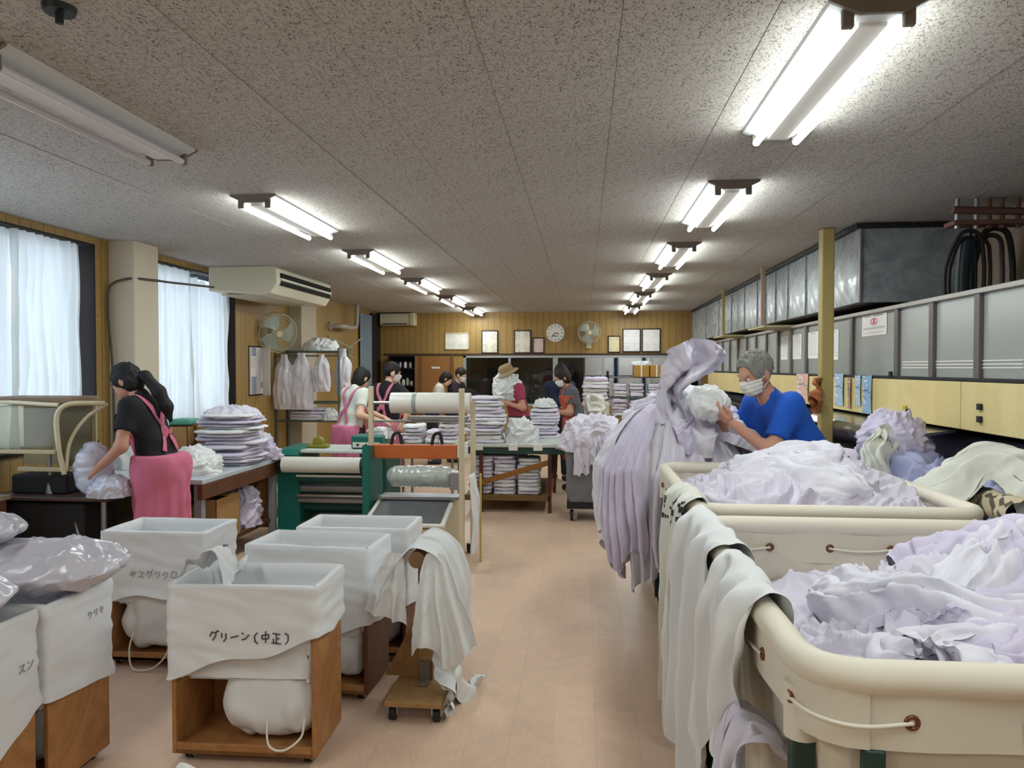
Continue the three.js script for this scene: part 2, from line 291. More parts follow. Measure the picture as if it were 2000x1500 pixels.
function canvasCart(x0, x1, d0, d1, H, label) {
  const cx = (x0 + x1) / 2, cd = (d0 + d1) / 2, W = x1 - x0, D = d1 - d0, g = thing('laundry_cart', label, 'laundry cart', [cx, 0, -cd], 0);
  const a = W / 2, b = D / 2, R = 0.1;
  const rimP = []; for (let i = 0; i < 64; i++) { const [x, z] = perim(i / 64, -a, a, -b, b, R); rimP.push(new THREE.Vector3(x, H, z)); }
  part(g, 'rim', tube(rimP, 0.033, 180, 12, true), mRim);
  const wall = (off, y0, seed) => cloth((u, v) => { const k = 0.05 * v; const [x, z, nx, nz] = perim(u, -a + k, a - k, -b + k, b - k, R); return new THREE.Vector3(x + nx * off, lerp(H, y0, v), z + nz * off); }, 150, 26, (p, u, v) => 0.012 * v * n3(p.x * 3 + seed, p.y * 1.2, p.z * 3) + 0.006 * n3(p.x * 9, p.y * 2, p.z * 9 + seed), true);
  part(g, 'canvas_bag', [wall(-0.012, 0.2, 1), bx(-a + 0.06, a - 0.06, 0.2, 0.212, -b + 0.06, b - 0.06)], mCanvas);
  // hem band below the rim, with eyelets and a rope threaded through them
  const band = (off) => cloth((u, v) => { const [x, z, nx, nz] = perim(u, -a, a, -b, b, R); const o = off * (1 + 0.3 * Math.sin(u * 90)); return new THREE.Vector3(x + nx * o, H - 0.01 - 0.12 * v, z + nz * o); }, 150, 6, null, true);
  part(g, 'hem_band', [band(0.016), band(-0.02)], mCanvas);
  const n = Math.round(2 * (W + D) / 0.21) & ~1; const ey = new THREE.TorusGeometry(0.011, 0.0045, 6, 14);
  for (let i = 0; i < n; i++) {
    const [x, z, nx, nz] = perim((i + 0.35) / n, -a, a, -b, b, R), y = H - 0.075, q = new THREE.Quaternion().setFromUnitVectors(new THREE.Vector3(0, 0, 1), new THREE.Vector3(nx, 0, nz));
    const e = part(g, 'eyelet', ey, mBrass); e.position.set(x + nx * 0.021, y, z + nz * 0.021); e.quaternion.copy(q);
    const e2 = part(g, 'eyelet', ey, mBrass); e2.position.set(x - nx * 0.026, y, z - nz * 0.026); e2.quaternion.copy(q);
    const side = i % 2 ? 1 : -1, pts = []; for (let k = 0; k <= 8; k++) { const t = k / 8, [px, pz, mx, mz] = perim((i + 0.35 + t) / n, -a, a, -b, b, R), o = (side > 0 ? 0.023 : -0.028) + side * 0.006 * Math.sin(t * PI); pts.push(new THREE.Vector3(px + mx * o, y - 0.008 * Math.sin(t * PI), pz + mz * o)); }
    part(g, 'rope', tube(pts, 0.0042, 16, 6), mRope);
  }
  for (const sx of [-1, 1]) for (const sz of [-1, 1]) {
    const x = sx * (a - 0.02), z = sz * (b - 0.09); part(g, 'post', bx(x + sx * 0.012 - 0.022, x + sx * 0.012 + 0.022, 0.14, H - 0.13, z - 0.022, z + 0.022, 0.006), mGreenDark);
    part(g, 'post_sleeve', rod(new THREE.Vector3(x + sx * 0.012, H - 0.16, z), new THREE.Vector3(x + sx * 0.012, H - 0.05, z), 0.034, 0.034, 14), mRim);
    caster(g, sx * (a - 0.12), sz * (b - 0.12), 0.06);
  }
  for (const sz of [1, -1]) part(g, 'post', bx(-a + 0.09, -a + 0.13, 0.14, H - 0.13, sz * (b + 0.008) - 0.015, sz * (b + 0.008) + 0.015, 0.006), mGreenDark);
  part(g, 'base_frame', [bx(-a, a, 0.135, 0.19, b - 0.05, b, 0.006), bx(-a, a, 0.135, 0.19, -b, -b + 0.05, 0.006), bx(-a, -a + 0.05, 0.135, 0.19, -b, b, 0.006), bx(a - 0.05, a, 0.135, 0.19, -b, b, 0.006)], mGreenDark);
  return g;
}
const RIM = 1.0;
const CA = [0.43, 1.7, 1.44, 2.8], CC = [0.46, 1.56, 3.05, 4.38], CD = [0.46, 1.12, 4.62, 5.9];
canvasCart(...CA, RIM, 'cream canvas laundry cart with a loose lavender heap well below its back rim');
canvasCart(...CC, RIM, 'cream canvas laundry cart with long white cloths hung over its aisle side');
canvasCart(...CD, RIM, 'cream canvas laundry cart buried under the tallest heap before the man');
function bump(x, d, cx, cd, rx, rd, h) { const q = ((x - cx) / rx) ** 2 + ((d - cd) / rd) ** 2; return h * Math.exp(-q * 1.4); }
function heap(name, rect, hFn, amp, f, n, label, seed, sheets, sheetLabel, group, lo, hi) {
  solo(name, heapGeo(...rect, hFn, amp, f, n, seed), mLinen, label, 'laundry', undefined, 'stuff');
  const r = rng(seed * 31 + 7), [x0, x1, d0, d1] = rect;
  for (let i = 0; i < sheets; i++) {
    const wd = lerp(0.15, 0.25, r()), mg = wd * 1.1 + 0.06, px = lerp(x0 + mg, x1 - mg, r()), pd = lerp(d0 + mg, d1 - mg, r()), a = r() * PI, L = lerp(0.3, 0.55, r()), pts = [], bend = (r() - 0.5) * 1.6;
    for (let k = 0; k <= 5; k++) { const t = k / 5 - 0.5, aa = a + bend * t; let x = clamp(px + Math.cos(aa) * L * 2 * t, x0 + mg, x1 - mg), d = clamp(pd + Math.sin(aa) * L * 2 * t, d0 + mg, d1 - mg); pts.push(V(x + 0.004 * k, hFn(x, d) + amp * 0.16 + 0.01 * (i % 3), d + 0.001 * k)); }
    solo('bed_sheet', sheetGeo(pts, wd, lerp(0.03, 0.055, r()), 1.5 + r() * 1.2, seed + i * 1.7, hFn, 80, 72), LINENS[i % 3], sheetLabel, 'sheet', group);
  }
}
// heap in the first cart: low at the aisle, rising to the right
const hA = (x, d) => 0.8 + bump(x, d, 1.0, 2.25, 0.38, 0.4, 0.14) + bump(x, d, 1.35, 2.1, 0.4, 0.5, 0.22) + bump(x, d, 0.8, 1.7, 0.3, 0.3, 0.07) + 0.05 * sm(1.6, 1.45, d);
heap('laundry_heap', [0.5, 1.66, 1.46, 2.76], hA, 0.13, 1.25, 230, 'loose lavender-white laundry filling the cart with the low heap', 3.1, 9, 'crumpled lavender-white sheet on the low heap inside the canvas cart', 'sheets on the low heap', 0, 0);
const hC = (x, d) => 0.9 + bump(x, d, 0.95, 3.7, 0.5, 0.6, 0.17) + bump(x, d, 1.3, 3.8, 0.4, 0.5, 0.12) + bump(x, d, 0.7, 3.35, 0.25, 0.3, 0.06);
heap('laundry_heap', [0.5, 1.52, 3.09, 4.34], hC, 0.12, 1.35, 190, 'white laundry heaped to the rim of the cart with hanging cloths', 8.4, 9, 'crumpled white sheet on the heap in the cart with hanging cloths', 'sheets on the rim-high heap', 0, 0);
// the tall heap swells out over its cart
{
  const g = cloth((u, v) => { const t = u * 2 * PI, q = v * PI / 2, c = Math.cos(q) ** 0.75; const x = 0.66 + Math.cos(t) * (Math.cos(t) < 0 ? 0.46 : 0.46) * c, d = 5.12 + Math.sin(t) * 0.5 * c; return V(x, 0.82 + (0.46 * Math.sin(q) ** 1.1) * (1 - 0.3 * sm(0.7, 1.2, x)), d); }, 190, 90, (p) => 0.15 * crumple(p.x + 5.7, p.y, p.z, 1.15), true);
  solo('laundry_heap', g, mLinen, 'tall white laundry heap piled before the man in blue', 'laundry', undefined, 'stuff');
  const hD = (x, d) => 0.88 + 0.46 * Math.exp(-(((x - 0.66) / 0.5) ** 2 + ((d - 5.05) / 0.55) ** 2) * 0.9), r = rng(183);
  for (let i = 0; i < 9; i++) { const px = lerp(0.45, 1.05, r()), pd = lerp(4.7, 5.2, r()), a = r() * PI, L = 0.3, pts = [], b = (r() - 0.5) * 1.4; for (let k = 0; k <= 5; k++) { const t = k / 5 - 0.5, x = px + Math.cos(a + b * t) * L * 2 * t, d = clamp(pd + Math.sin(a + b * t) * L * 2 * t, 4.6, 5.5); pts.push(V(x, hD(x, d) + 0.07, d + 0.001 * k)); } solo('bed_sheet', sheetGeo(pts, lerp(0.13, 0.22, r()), 0.05, 2, 70 + i * 1.7, hD, 70, 60), LINENS[i % 3], 'crumpled white sheet on the tall heap before the man', 'sheet', 'sheets on the tall heap'); }
}
// cloths hung over the aisle side of the carts
const outD = (y0) => [[0.05, 0.86], [0.054, 0.94], [0.054, 1.01], [0.02, 1.05], [-0.055, 1.02], [-0.075, 0.85], [-0.08, lerp(0.85, y0, 0.33)], [-0.085, lerp(0.85, y0, 0.66)], [-0.09, y0]];
solo('hanging_cloth', drapeGeo(outD(0.08), V(0.46, 0, 3.28), 'd', 0.42, 3, 0.03, 2.2, 0.05), mLinenC, 'long white cloth with dark printed band over the cart side, reaching almost the floor', 'cloth');
solo('hanging_cloth', drapeGeo(outD(0.18), V(0.445, 0, 2.58), 'd', 0.62, 4, 0.035, 5.1, 0.08), mLinenW, 'plain long white cloth hung over the corner between two canvas carts', 'cloth');
solo('hanging_cloth', drapeGeo([[0.052, 0.84], [0.055, 0.92], [0.055, 1.0], [0.035, 1.045], [-0.02, 1.05], [-0.065, 0.98], [-0.08, 0.86], [-0.085, 0.72], [-0.09, 0.58]], V(0.43, 0, 1.99), 'd', 0.46, 3, 0.03, 7.7, 0.1, 50, 50), mLinenW, 'short white cloth flap folded over the low cart rim', 'cloth');
solo('hanging_cloth', drapeGeo([[0.02, 0.72], [-0.06, 0.78], [-0.1, 0.68], [-0.1, 0.5], [-0.09, 0.3], [-0.085, 0.14]], V(0.43, 0, 1.72), 'd', 0.2, 3, 0.04, 9.3, 0.1, 44, 60), mLinen, 'twisted lavender cloth caught along the low cart frame', 'cloth');
{ // printed marks of the dark band, on the first cloth
  const c = scene.getObjectByName('hanging_cloth'), r = rng(77), p = c.geometry.attributes.position, n = c.geometry.attributes.normal, N = 61, g = [];
  for (let i = 0; i < 46; i++) { const u = 4 + Math.floor(r() * 52), v = 34 + Math.floor(r() * 7 + (u / 61) * 4), k = v * N + u, s = 0.004 + r() * 0.008; const P = new THREE.Vector3().fromBufferAttribute(p, k), Nn = new THREE.Vector3().fromBufferAttribute(n, k); if (Nn.x > 0) Nn.negate(); const q = bx(-s, s, -s * (0.5 + r()), s * (0.5 + r()), -0.0006, 0.0006, 0); q.applyQuaternion(new THREE.Quaternion().setFromUnitVectors(new THREE.Vector3(0, 0, 1), Nn)); P.addScaledVector(Nn, 0.0012); g.push(q.translate(P.x, P.y, P.z)); }
  part(c, 'printed_band', g, mat('ink', 0x2c2a33, 0.8), 'dark printed marks').userData.kind = 'stuff';
}
// sheets streaming down the aisle flank of the tall heap
{
  const cx = 0.6, cd = 5.02;                                         // sheets fan out from the crown, over the shoulder and down
  for (let i = 0; i < 9; i++) {
    const a0 = lerp(-1.0, 1.75, i / 8), half = 0.3, hemY = [0.8, 0.62, 0.42, 0.34, 0.27, 0.4, 0.3, 0.45, 0.6][i], sd = 20 + i * 2.3, R = 0.47 + 0.05 * (i % 2) + (i > 1 && i < 6 ? 0.06 : 0);
    const geo = cloth((u, v) => {
      const a = a0 + (u - 0.5) * 2 * half * (0.75 + 0.25 * v) + 0.05 * n3(v * 2, sd, 1), t1 = sm(0, 0.42, v), fall = sm(0.3, 1, v), ph = u * 5 * 2 * PI + 1.6 * n3(u * 2, v * 1.1, sd), pl = (Math.abs(Math.sin(ph * 0.5)) - 0.6) * 0.055 * (0.25 + 0.75 * fall);
      const rad = lerp(0.1, R, Math.pow(clamp(v / 0.55), 0.8)) + pl - 0.05 * sm(0.75, 1, v), y = v < 0.42 ? lerp(1.36, 1.1, Math.pow(v / 0.42, 1.6)) : lerp(1.1, hemY + 0.1 * n3(u * 3, sd, 5) + 0.06 * Math.sin(u * 7 + sd), (v - 0.42) / 0.58);
      return V(cx - Math.sin(a) * rad, y, cd - Math.cos(a) * rad * 0.98);
    }, 70, 80, (q) => 0.02 * crumple(q.x + sd, q.y * 0.35, q.z, 1.7));
    solo('hanging_sheet', geo, LINENS[i % 3], 'gathered white sheet spilling off the tall heap into the aisle', 'sheet', 'sheets spilling off the tall heap');
  }
}
// ---------------------------------------------------------------- wooden box carts with white liner bags
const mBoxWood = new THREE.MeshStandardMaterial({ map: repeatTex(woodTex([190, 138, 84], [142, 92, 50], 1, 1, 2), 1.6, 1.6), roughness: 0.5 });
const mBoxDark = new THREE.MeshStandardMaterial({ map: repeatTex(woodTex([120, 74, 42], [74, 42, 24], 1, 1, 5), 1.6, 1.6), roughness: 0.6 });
const mLiner = mat('linerBag', 0xe6e8ea, 0.72, { side: THREE.DoubleSide });
const mInk = mat('penInk', 0x4a3b44, 0.8), mInkFaint = mat('penInkFaint', 0xa9a6a6, 0.8);
const LETTERS = {
  gu: [[[.35, .95], [.1, .5]], [[.3, .85], [.8, .85], [.7, .45], [.35, 0]], [[.85, 1.05], [.92, .92]], [[.98, 1.08], [1.05, .95]]], ri: [[[.25, .9], [.25, .4]], [[.7, .95], [.68, .4], [.4, 0]]], bar: [[[.05, .5], [.9, .55]]], n: [[[.15, .85], [.35, .7]], [[.1, .1], [.5, .25], [.9, .8]]],
  lp: [[[.7, 1.1], [.4, .8], [.4, .2], [.7, -.1]]], rp: [[[.3, 1.1], [.6, .8], [.6, .2], [.3, -.1]]], naka: [[[.1, .75], [.1, .35]], [[.1, .75], [.85, .8], [.8, .38], [.1, .38]], [[.47, 1.1], [.47, -.1]]], sho: [[[.1, 1], [.9, 1]], [[.5, 1], [.5, 0]], [[.5, .55], [.85, .6]], [[.2, .5], [.2, .05]], [[0, 0], [1, .02]]],
  ku: [[[.4, .95], [.1, .5]], [[.38, .8], [.8, .8], [.6, .3], [.3, 0]]], ro: [[[.15, .85], [.15, .1]], [[.15, .85], [.8, .85], [.8, .1]], [[.15, .12], [.8, .12]]], su: [[[.15, .85], [.75, .85], [.5, .4], [.1, .05]], [[.5, .4], [.85, .05]]], ki: [[[.1, .65], [.9, .75]], [[.1, .4], [.9, .48]], [[.4, 1], [.6, 0]]]
};
function lettering(keys, size, place, t) {                          // pen strokes as thin ribbons laid on the cloth
  const g = []; keys.forEach((k, i) => { for (const st of LETTERS[k]) for (let j = 0; j + 1 < st.length; j++) { const a = place((i * 1.12 + st[j][0]) * size, st[j][1] * size), b = place((i * 1.12 + st[j + 1][0]) * size, st[j + 1][1] * size); g.push(rod(a, b, t, t, 5)); } }); return merge(g);
}
function boxCart(x0, x1, d0, d1, H, o) {
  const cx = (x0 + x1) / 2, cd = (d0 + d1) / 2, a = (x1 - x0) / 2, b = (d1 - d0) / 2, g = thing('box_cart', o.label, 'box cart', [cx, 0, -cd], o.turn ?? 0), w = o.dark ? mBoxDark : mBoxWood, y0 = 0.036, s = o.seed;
  part(g, 'side_panel', bx(-a, -a + 0.018, y0, H - 0.03, -b, b), w); part(g, 'side_panel', bx(a - 0.018, a, y0, H - 0.03, -b, b), w);
  part(g, 'back_panel', bx(-a + 0.018, a - 0.018, y0, H - 0.03, -b, -b + 0.012), w);
  part(g, 'base_board', bx(-a + 0.018, a - 0.018, y0, y0 + 0.022, -b + 0.012, b), mBoxWood);
  part(g, 'front_lip', bx(-a + 0.018, a - 0.018, y0 - 0.0, y0 + 0.045, b - 0.016, b), mBoxWood);
  for (const sx of [-1, 1]) for (const sz of [-1, 1]) caster(g, sx * (a - 0.05), sz * (b - 0.05), 0.0155);
  const disp = (p) => 0.0055 * n3(p.x * 4 + s, p.y * 16 + p.x * 3, p.z * 4) + 0.004 * n3(p.x * 2.5 + s, p.y * 3.5, p.z * 2.5 + 3);
  const hem = o.hem, A = a + 0.012, B = b + 0.012;
  const geo = cloth((u, v) => {
    const [x, z, nx, nz] = perim(u, -A, A, -B, B, 0.012); const q = Math.max(0, v);
    if (v < 0.5) { const h = hem(x / A, z / B), t = v / 0.5, lo = 1 - sm(0, 0.2, t); return new THREE.Vector3(x + nx * 0.006 * lo * (1 + n3(x * 6 + s, z * 6, 1)), lerp(h, H, t) + 0.0 * q, z + nz * 0.006 * lo); }
    const t = (v - 0.5) / 0.5, e = Math.min(1, t / 0.08), ii = -0.03 * e - 0.02 * t; return new THREE.Vector3(x + nx * ii, H + 0.006 * Math.sin(e * PI) - (H - 0.32) * Math.max(0, t - 0.04) + (o.slump ?? 0) * 0.04 * t * n3(x * 5, z * 5, s), z + nz * ii);
  }, 150, 44, (p, u, v) => (v < 0.49 ? 1 : v > 0.6 ? 1.6 : 0.3) * disp(p), true);
  const bag = part(g, 'liner_bag', [geo, bx(-a + 0.05, a - 0.05, 0.32, 0.326, -b + 0.05, b - 0.05)], mLiner);
  // the bag's belly showing below the folded edge
  const bw = o.belly ?? [-a + 0.12, a - 0.05];
  const bel = cloth((u, v) => { const t = u * 2 * PI, q = v * PI, sx = Math.sign(Math.cos(t)) * Math.abs(Math.cos(t)) ** 0.45, sz = Math.sign(Math.sin(t)) * Math.abs(Math.sin(t)) ** 0.45, rr = Math.sin(q) ** 0.35, yy = Math.cos(q); return new THREE.Vector3((bw[0] + bw[1]) / 2 + (bw[1] - bw[0]) / 2 * sx * rr * (1 - 0.06 * yy), 0.3 + Math.sign(yy) * Math.abs(yy) ** 0.6 * 0.22, (b - 0.03) * sz * rr - 0.01); }, 70, 40, (p) => 0.03 * (Math.abs(n3(p.x * 4 + s, p.y * 2.5, p.z * 4)) - 0.3) + 0.008 * n3(p.x * 12, p.y * 7 + s, p.z * 12), true);
  part(g, 'bag_belly', bel, mLiner);
  if (o.ear) part(g, 'bag_corner', cloth((u, v) => new THREE.Vector3(-a + 0.02 + 0.2 * u, H + 0.012 + 0.1 * Math.sin(u * PI) * (1 - 0.6 * v) + 0.03 * Math.sin(u * 11 + v * 3), b * (0.9 - 1.4 * v)), 26, 26, (p) => 0.03 * crumple(p.x, p.y, p.z, 2)), mLiner);
  if (o.cord) part(g, 'draw_cord', tube(o.cord.map(p => new THREE.Vector3(...p)), 0.0045, 40, 6), mRope);
  if (o.text) part(bag, 'lettering', lettering(o.text.keys, o.text.size, (x, y) => { const X = o.text.x + x, Y = o.text.y + y + 0.004 * Math.sin(x * 60); return o.text.side ? new THREE.Vector3(A + 0.0065, Y, b - o.text.x - x) : new THREE.Vector3(X, Y, B + 0.003 + disp(new THREE.Vector3(X, Y, B)) * 1.0); }, o.text.t ?? 0.0024), o.text.faint ? mInkFaint : mInk, 'handwritten lettering');
  if (o.text2) part(bag, 'lettering', lettering(o.text2.keys, o.text2.size, (x, y) => new THREE.Vector3(A + 0.004, o.text2.y + y, b - o.text2.x - x), 0.0022), o.text2.faint ? mInkFaint : mInk, 'handwritten lettering');
  return g;
}
const slope = (l, r) => (x, z) => lerp(l, r, (x + 1) / 2) + 0.015 * Math.sin(x * 5 + z * 3);
boxCart(-1.64, -1.05, 2.8, 3.13, 0.72, { seed: 3, hem: slope(0.35, 0.51), ear: true, turn: 0.02, belly: [-0.11, 0.27], text: { keys: ['gu', 'ri', 'bar', 'n', 'lp', 'naka', 'sho', 'rp'], size: 0.038, x: -0.13, y: 0.5 }, cord: [[0.1, 0.2, 0.175], [0.12, 0.1, 0.2], [0.18, 0.09, 0.21], [0.24, 0.13, 0.18], [0.25, 0.2, 0.17]], label: 'wooden box cart whose white liner bag bears bold handwriting' });
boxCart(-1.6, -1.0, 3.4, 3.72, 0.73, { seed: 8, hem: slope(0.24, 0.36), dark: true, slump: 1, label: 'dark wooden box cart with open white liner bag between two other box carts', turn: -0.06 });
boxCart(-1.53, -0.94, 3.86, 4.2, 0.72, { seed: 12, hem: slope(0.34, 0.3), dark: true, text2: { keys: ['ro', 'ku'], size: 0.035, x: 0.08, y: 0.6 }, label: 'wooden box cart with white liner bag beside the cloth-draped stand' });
boxCart(-2.52, -1.97, 3.67, 4.02, 0.72, { seed: 17, hem: slope(0.36, 0.4), belly: [-0.22, 0.2], text: { keys: ['ki', 'su', 'gu', 'ri', 'ku', 'ro'], size: 0.04, x: -0.12, y: 0.48, faint: true }, text2: { keys: ['ri', 'n', 'gu', 'ro'], size: 0.042, x: 0.06, y: 0.57 }, cord: [[0.08, 0.22, 0.19], [0.09, 0.1, 0.2], [0.02, 0.02, 0.22], [-0.08, 0.015, 0.23], [-0.12, 0.1, 0.2], [-0.1, 0.2, 0.19]], label: 'wooden box cart with grey-white liner bag beside the woman with a ponytail' });
boxCart(-2.5, -1.93, 2.49, 2.84, 0.72, { seed: 23, hem: (x, z) => 0.35 + 0.02 * z, text2: { keys: ['ku', 'ri', 'ki'], size: 0.03, x: 0.2, y: 0.6, faint: true }, label: 'wooden box cart with a plump plastic sack resting on its white liner' });
boxCart(-2.52, -1.95, 2.1, 2.455, 0.72, { seed: 29, hem: (x, z) => 0.28 - 0.1 * z, text2: { keys: ['su', 'n'], size: 0.034, x: 0.26, y: 0.52, faint: true }, label: 'box cart with low-hanging white liner, plastic sacks heaped on top' });
// plastic sacks of linen
const mPlastic = mat('plasticSack', 0xcfccd8, 0.28, { clearcoat: 0.6, clearcoatRoughness: 0.25, sheen: 0.1 });
function sack(p, rx, ry, rz, turn, tilt, seed, label) {
  const g = cloth((u, v) => { const t = u * 2 * PI, q = (v - 0.5) * PI, c = Math.cos(q) ** 0.55; const x = Math.sign(Math.cos(t)) * Math.abs(Math.cos(t)) ** 0.7 * c, z = Math.sign(Math.sin(t)) * Math.abs(Math.sin(t)) ** 0.7 * c; const cor = 1 + 0.12 * Math.abs(Math.sin(2 * t)) * c; return new THREE.Vector3(x * rx * cor, Math.sin(q) * ry * (1 - 0.5 * Math.pow(Math.hypot(x, z), 3)), z * rz * cor); }, 110, 54, (q) => 0.028 * (Math.abs(n3(q.x * 5 + seed, q.y * 5, q.z * 5)) - 0.35) + 0.012 * (Math.abs(n3(q.x * 14, q.y * 14 + seed, q.z * 14)) - 0.3), true);
  const m = solo('plastic_sack', g, mPlastic, label, 'plastic sack'); m.position.copy(p); m.rotation.set(tilt, turn, 0); return m;
}
sack(V(-2.1, 0.81, 2.67), 0.3, 0.1, 0.2, 0.25, 0.05, 4, 'clear plastic sack of linen with pointed corners resting across a box cart');
sack(V(-2.2, 0.81, 2.28), 0.26, 0.1, 0.2, -0.5, 0.1, 9, 'clear plastic sack of linen slumping off the low-hanging liner cart');
sack(V(-2.38, 0.97, 2.55), 0.24, 0.08, 0.2, 0.5, -0.1, 15, 'clear plastic sack of linen lying on top of two others');
// white bag whose knotted top just shows
{
  const g = thing('laundry_bag', 'white cloth laundry bag with a knotted top standing on the floor', 'laundry bag', [-1.06, 0, -1.86]);
  part(g, 'bag_body', cloth((u, v) => { const t = u * 2 * PI, r = 0.17 * Math.pow(Math.sin(clamp(v * 0.93 + 0.03) * PI), 0.5) * (v > 0.8 ? lerp(1, 0.25, (v - 0.8) / 0.2) : 1); return new THREE.Vector3(Math.cos(t) * r, 0.45 * v, Math.sin(t) * r); }, 48, 40, (p) => 0.03 * crumple(p.x, p.y, p.z, 1.6), true), mLinenW);
  part(g, 'knot', cloth((u, v) => { const t = u * 2 * PI, r = 0.032 * Math.sin(v * PI) ** 0.6; return new THREE.Vector3(Math.cos(t) * r, 0.43 + 0.1 * v, Math.sin(t) * r); }, 24, 18, (p) => 0.008 * n3(p.x * 20, p.y * 20, p.z * 20), true), mLinenW);
}
// ---------------------------------------------------------------- cloth-draped stand on a dolly
{
  const g = thing('cloth_stand', 'low wooden dolly stand with a bar holding a white cloth', 'stand', [-0.75, 0, -3.45]), w = new THREE.MeshStandardMaterial({ map: repeatTex(woodTex([176, 140, 92], [140, 102, 58], 1, 1, 8), 2, 2), roughness: 0.55 });
  part(g, 'base_board', bx(-0.13, 0.13, 0.075, 0.1, -0.25, 0.26), w); part(g, 'post', bx(-0.03, 0.04, 0.1, 0.72, -0.06, 0.01), w);
  part(g, 'brace', extrude([[-0.2, 0.1], [-0.03, 0.1], [-0.03, 0.42]], 0.02).translate(0, 0, -0.04), w);
  part(g, 'bar', rod(new THREE.Vector3(0, 0.71, 0.17), new THREE.Vector3(0, 0.71, -0.28), 0.038, 0.038, 18), mat('barWood', 0x8a6a48, 0.5));
  part(g, 'bracket', [bx(-0.02, 0.03, 0.1, 0.19, 0.01, 0.03), bx(-0.02, 0.03, 0.1, 0.11, 0.01, 0.09)], mat('bracketGrey', 0x777064, 0.5));
  for (const sx of [-1, 1]) for (const sz of [-1, 1]) caster(g, sx * 0.1, sz * 0.21, 0.032);
  const c = solo('draped_cloth', drapeGeo([[-0.2, 0.46], [-0.17, 0.55], [-0.1, 0.68], [-0.02, 0.768], [0.08, 0.745], [0.15, 0.6], [0.18, 0.45], [0.185, 0.31]], V(-0.75, 0, 3.46), 'd', 0.42, 4, 0.028, 31, 0.1, 80, 90, 0.25), mLinenW, 'bright white cloth draped over the bar of the dolly stand', 'cloth');
  part(c, 'front_fold', cloth((u, v) => { const w = lerp(0.07, 0.3, Math.pow(v, 0.7)), ph = u * 3.5 * 2 * PI + n3(u * 2, v, 4); return V(-0.66 + (u - 0.5) * w + 0.05 * v, lerp(0.75, 0.3 + 0.05 * Math.sin(u * 8), v), 3.25 - 0.05 * Math.sin(v * 2) + 0.03 * v * Math.sin(ph)); }, 60, 50, (p) => 0.012 * crumple(p.x, p.y, p.z, 1.6)), mLinenW);
  part(c, 'side_fold', cloth((u, v) => { const w = lerp(0.06, 0.2, Math.pow(v, 0.7)), ph = u * 2.5 * 2 * PI + n3(u * 2, v, 7); return V(-0.85 + (u - 0.5) * w - 0.05 * v, lerp(0.74, 0.47 - 0.06 * u, v), 3.28 + 0.02 * v * Math.sin(ph)); }, 40, 36, (p) => 0.012 * crumple(p.x + 3, p.y, p.z, 1.6)), mLinenW);
  part(c, 'tail', sheetGeo([V(-0.6, 0.42, 3.4), V(-0.585, 0.25, 3.38), V(-0.57, 0.1, 3.42), V(-0.55, 0.025, 3.52), V(-0.52, 0.03, 3.66)], 0.028, 0.02, 1, 3, null, 40, 10), mLinenW);
  part(c, 'tail', sheetGeo([V(-0.62, 0.4, 3.3), V(-0.6, 0.2, 3.28), V(-0.6, 0.03, 3.3)], 0.02, 0.02, 1, 8, null, 30, 10), mLinenW);
}
// ---------------------------------------------------------------- folded linen, stacked
const FOLD = [];
for (let k = 0; k < 4; k++) {                                       // rounded fold at the front, layer edges at the sides
  const r = rng(k + 50), s = k * 9;
  FOLD.push(cloth((u, v) => { const t = u * 2 * PI, q = v, sx = Math.sign(Math.cos(t)) * Math.abs(Math.cos(t)) ** 0.35, sy = Math.sign(Math.sin(t)) * Math.abs(Math.sin(t)) ** 0.4, e = Math.pow(Math.sin(clamp(q, 0.0, 1) * PI), 0.12); return new THREE.Vector3((q - 0.5), 0.5 + 0.5 * sy * e * (1 + 0.12 * n3(q * 3, sx, s)) + 0.24 * n3(q * 2.2, sx * 0.9, s + 3) - 0.18 * Math.pow(Math.max(Math.abs(2 * q - 1), Math.abs(sx)), 6), 0.5 * sx * e * (1 + 0.05 * n3(q * 4, s, 1))); }, 26, 18, null, true).rotateY(PI / 2 * (k % 2 ? 0 : 1)));
}
function foldStack(x, d, y, w, dep, n, t, seed, label, group, jitter = 0.012, rot = 0.12, vary = 0.1) {
  const r = rng(seed); let h = y;
  for (let i = 0; i < n; i++) {
    const th = t * (0.8 + 0.4 * r()), m = solo('folded_linen', FOLD[Math.floor(r() * 4)], r() < 0.25 ? mLinenP : r() < 0.4 ? mLinenW : mLinen, label, 'folded linen', group);
    m.position.set(x + (r() - 0.5) * jitter * 2, h, -d + (r() - 0.5) * jitter * 2); m.rotation.y = (r() - 0.5) * rot; m.scale.set(w * (1 - vary / 2 + vary * r()), th * 1.02, dep * (1 - vary / 2 + vary * r())); h += th;
  }
  return h;
}
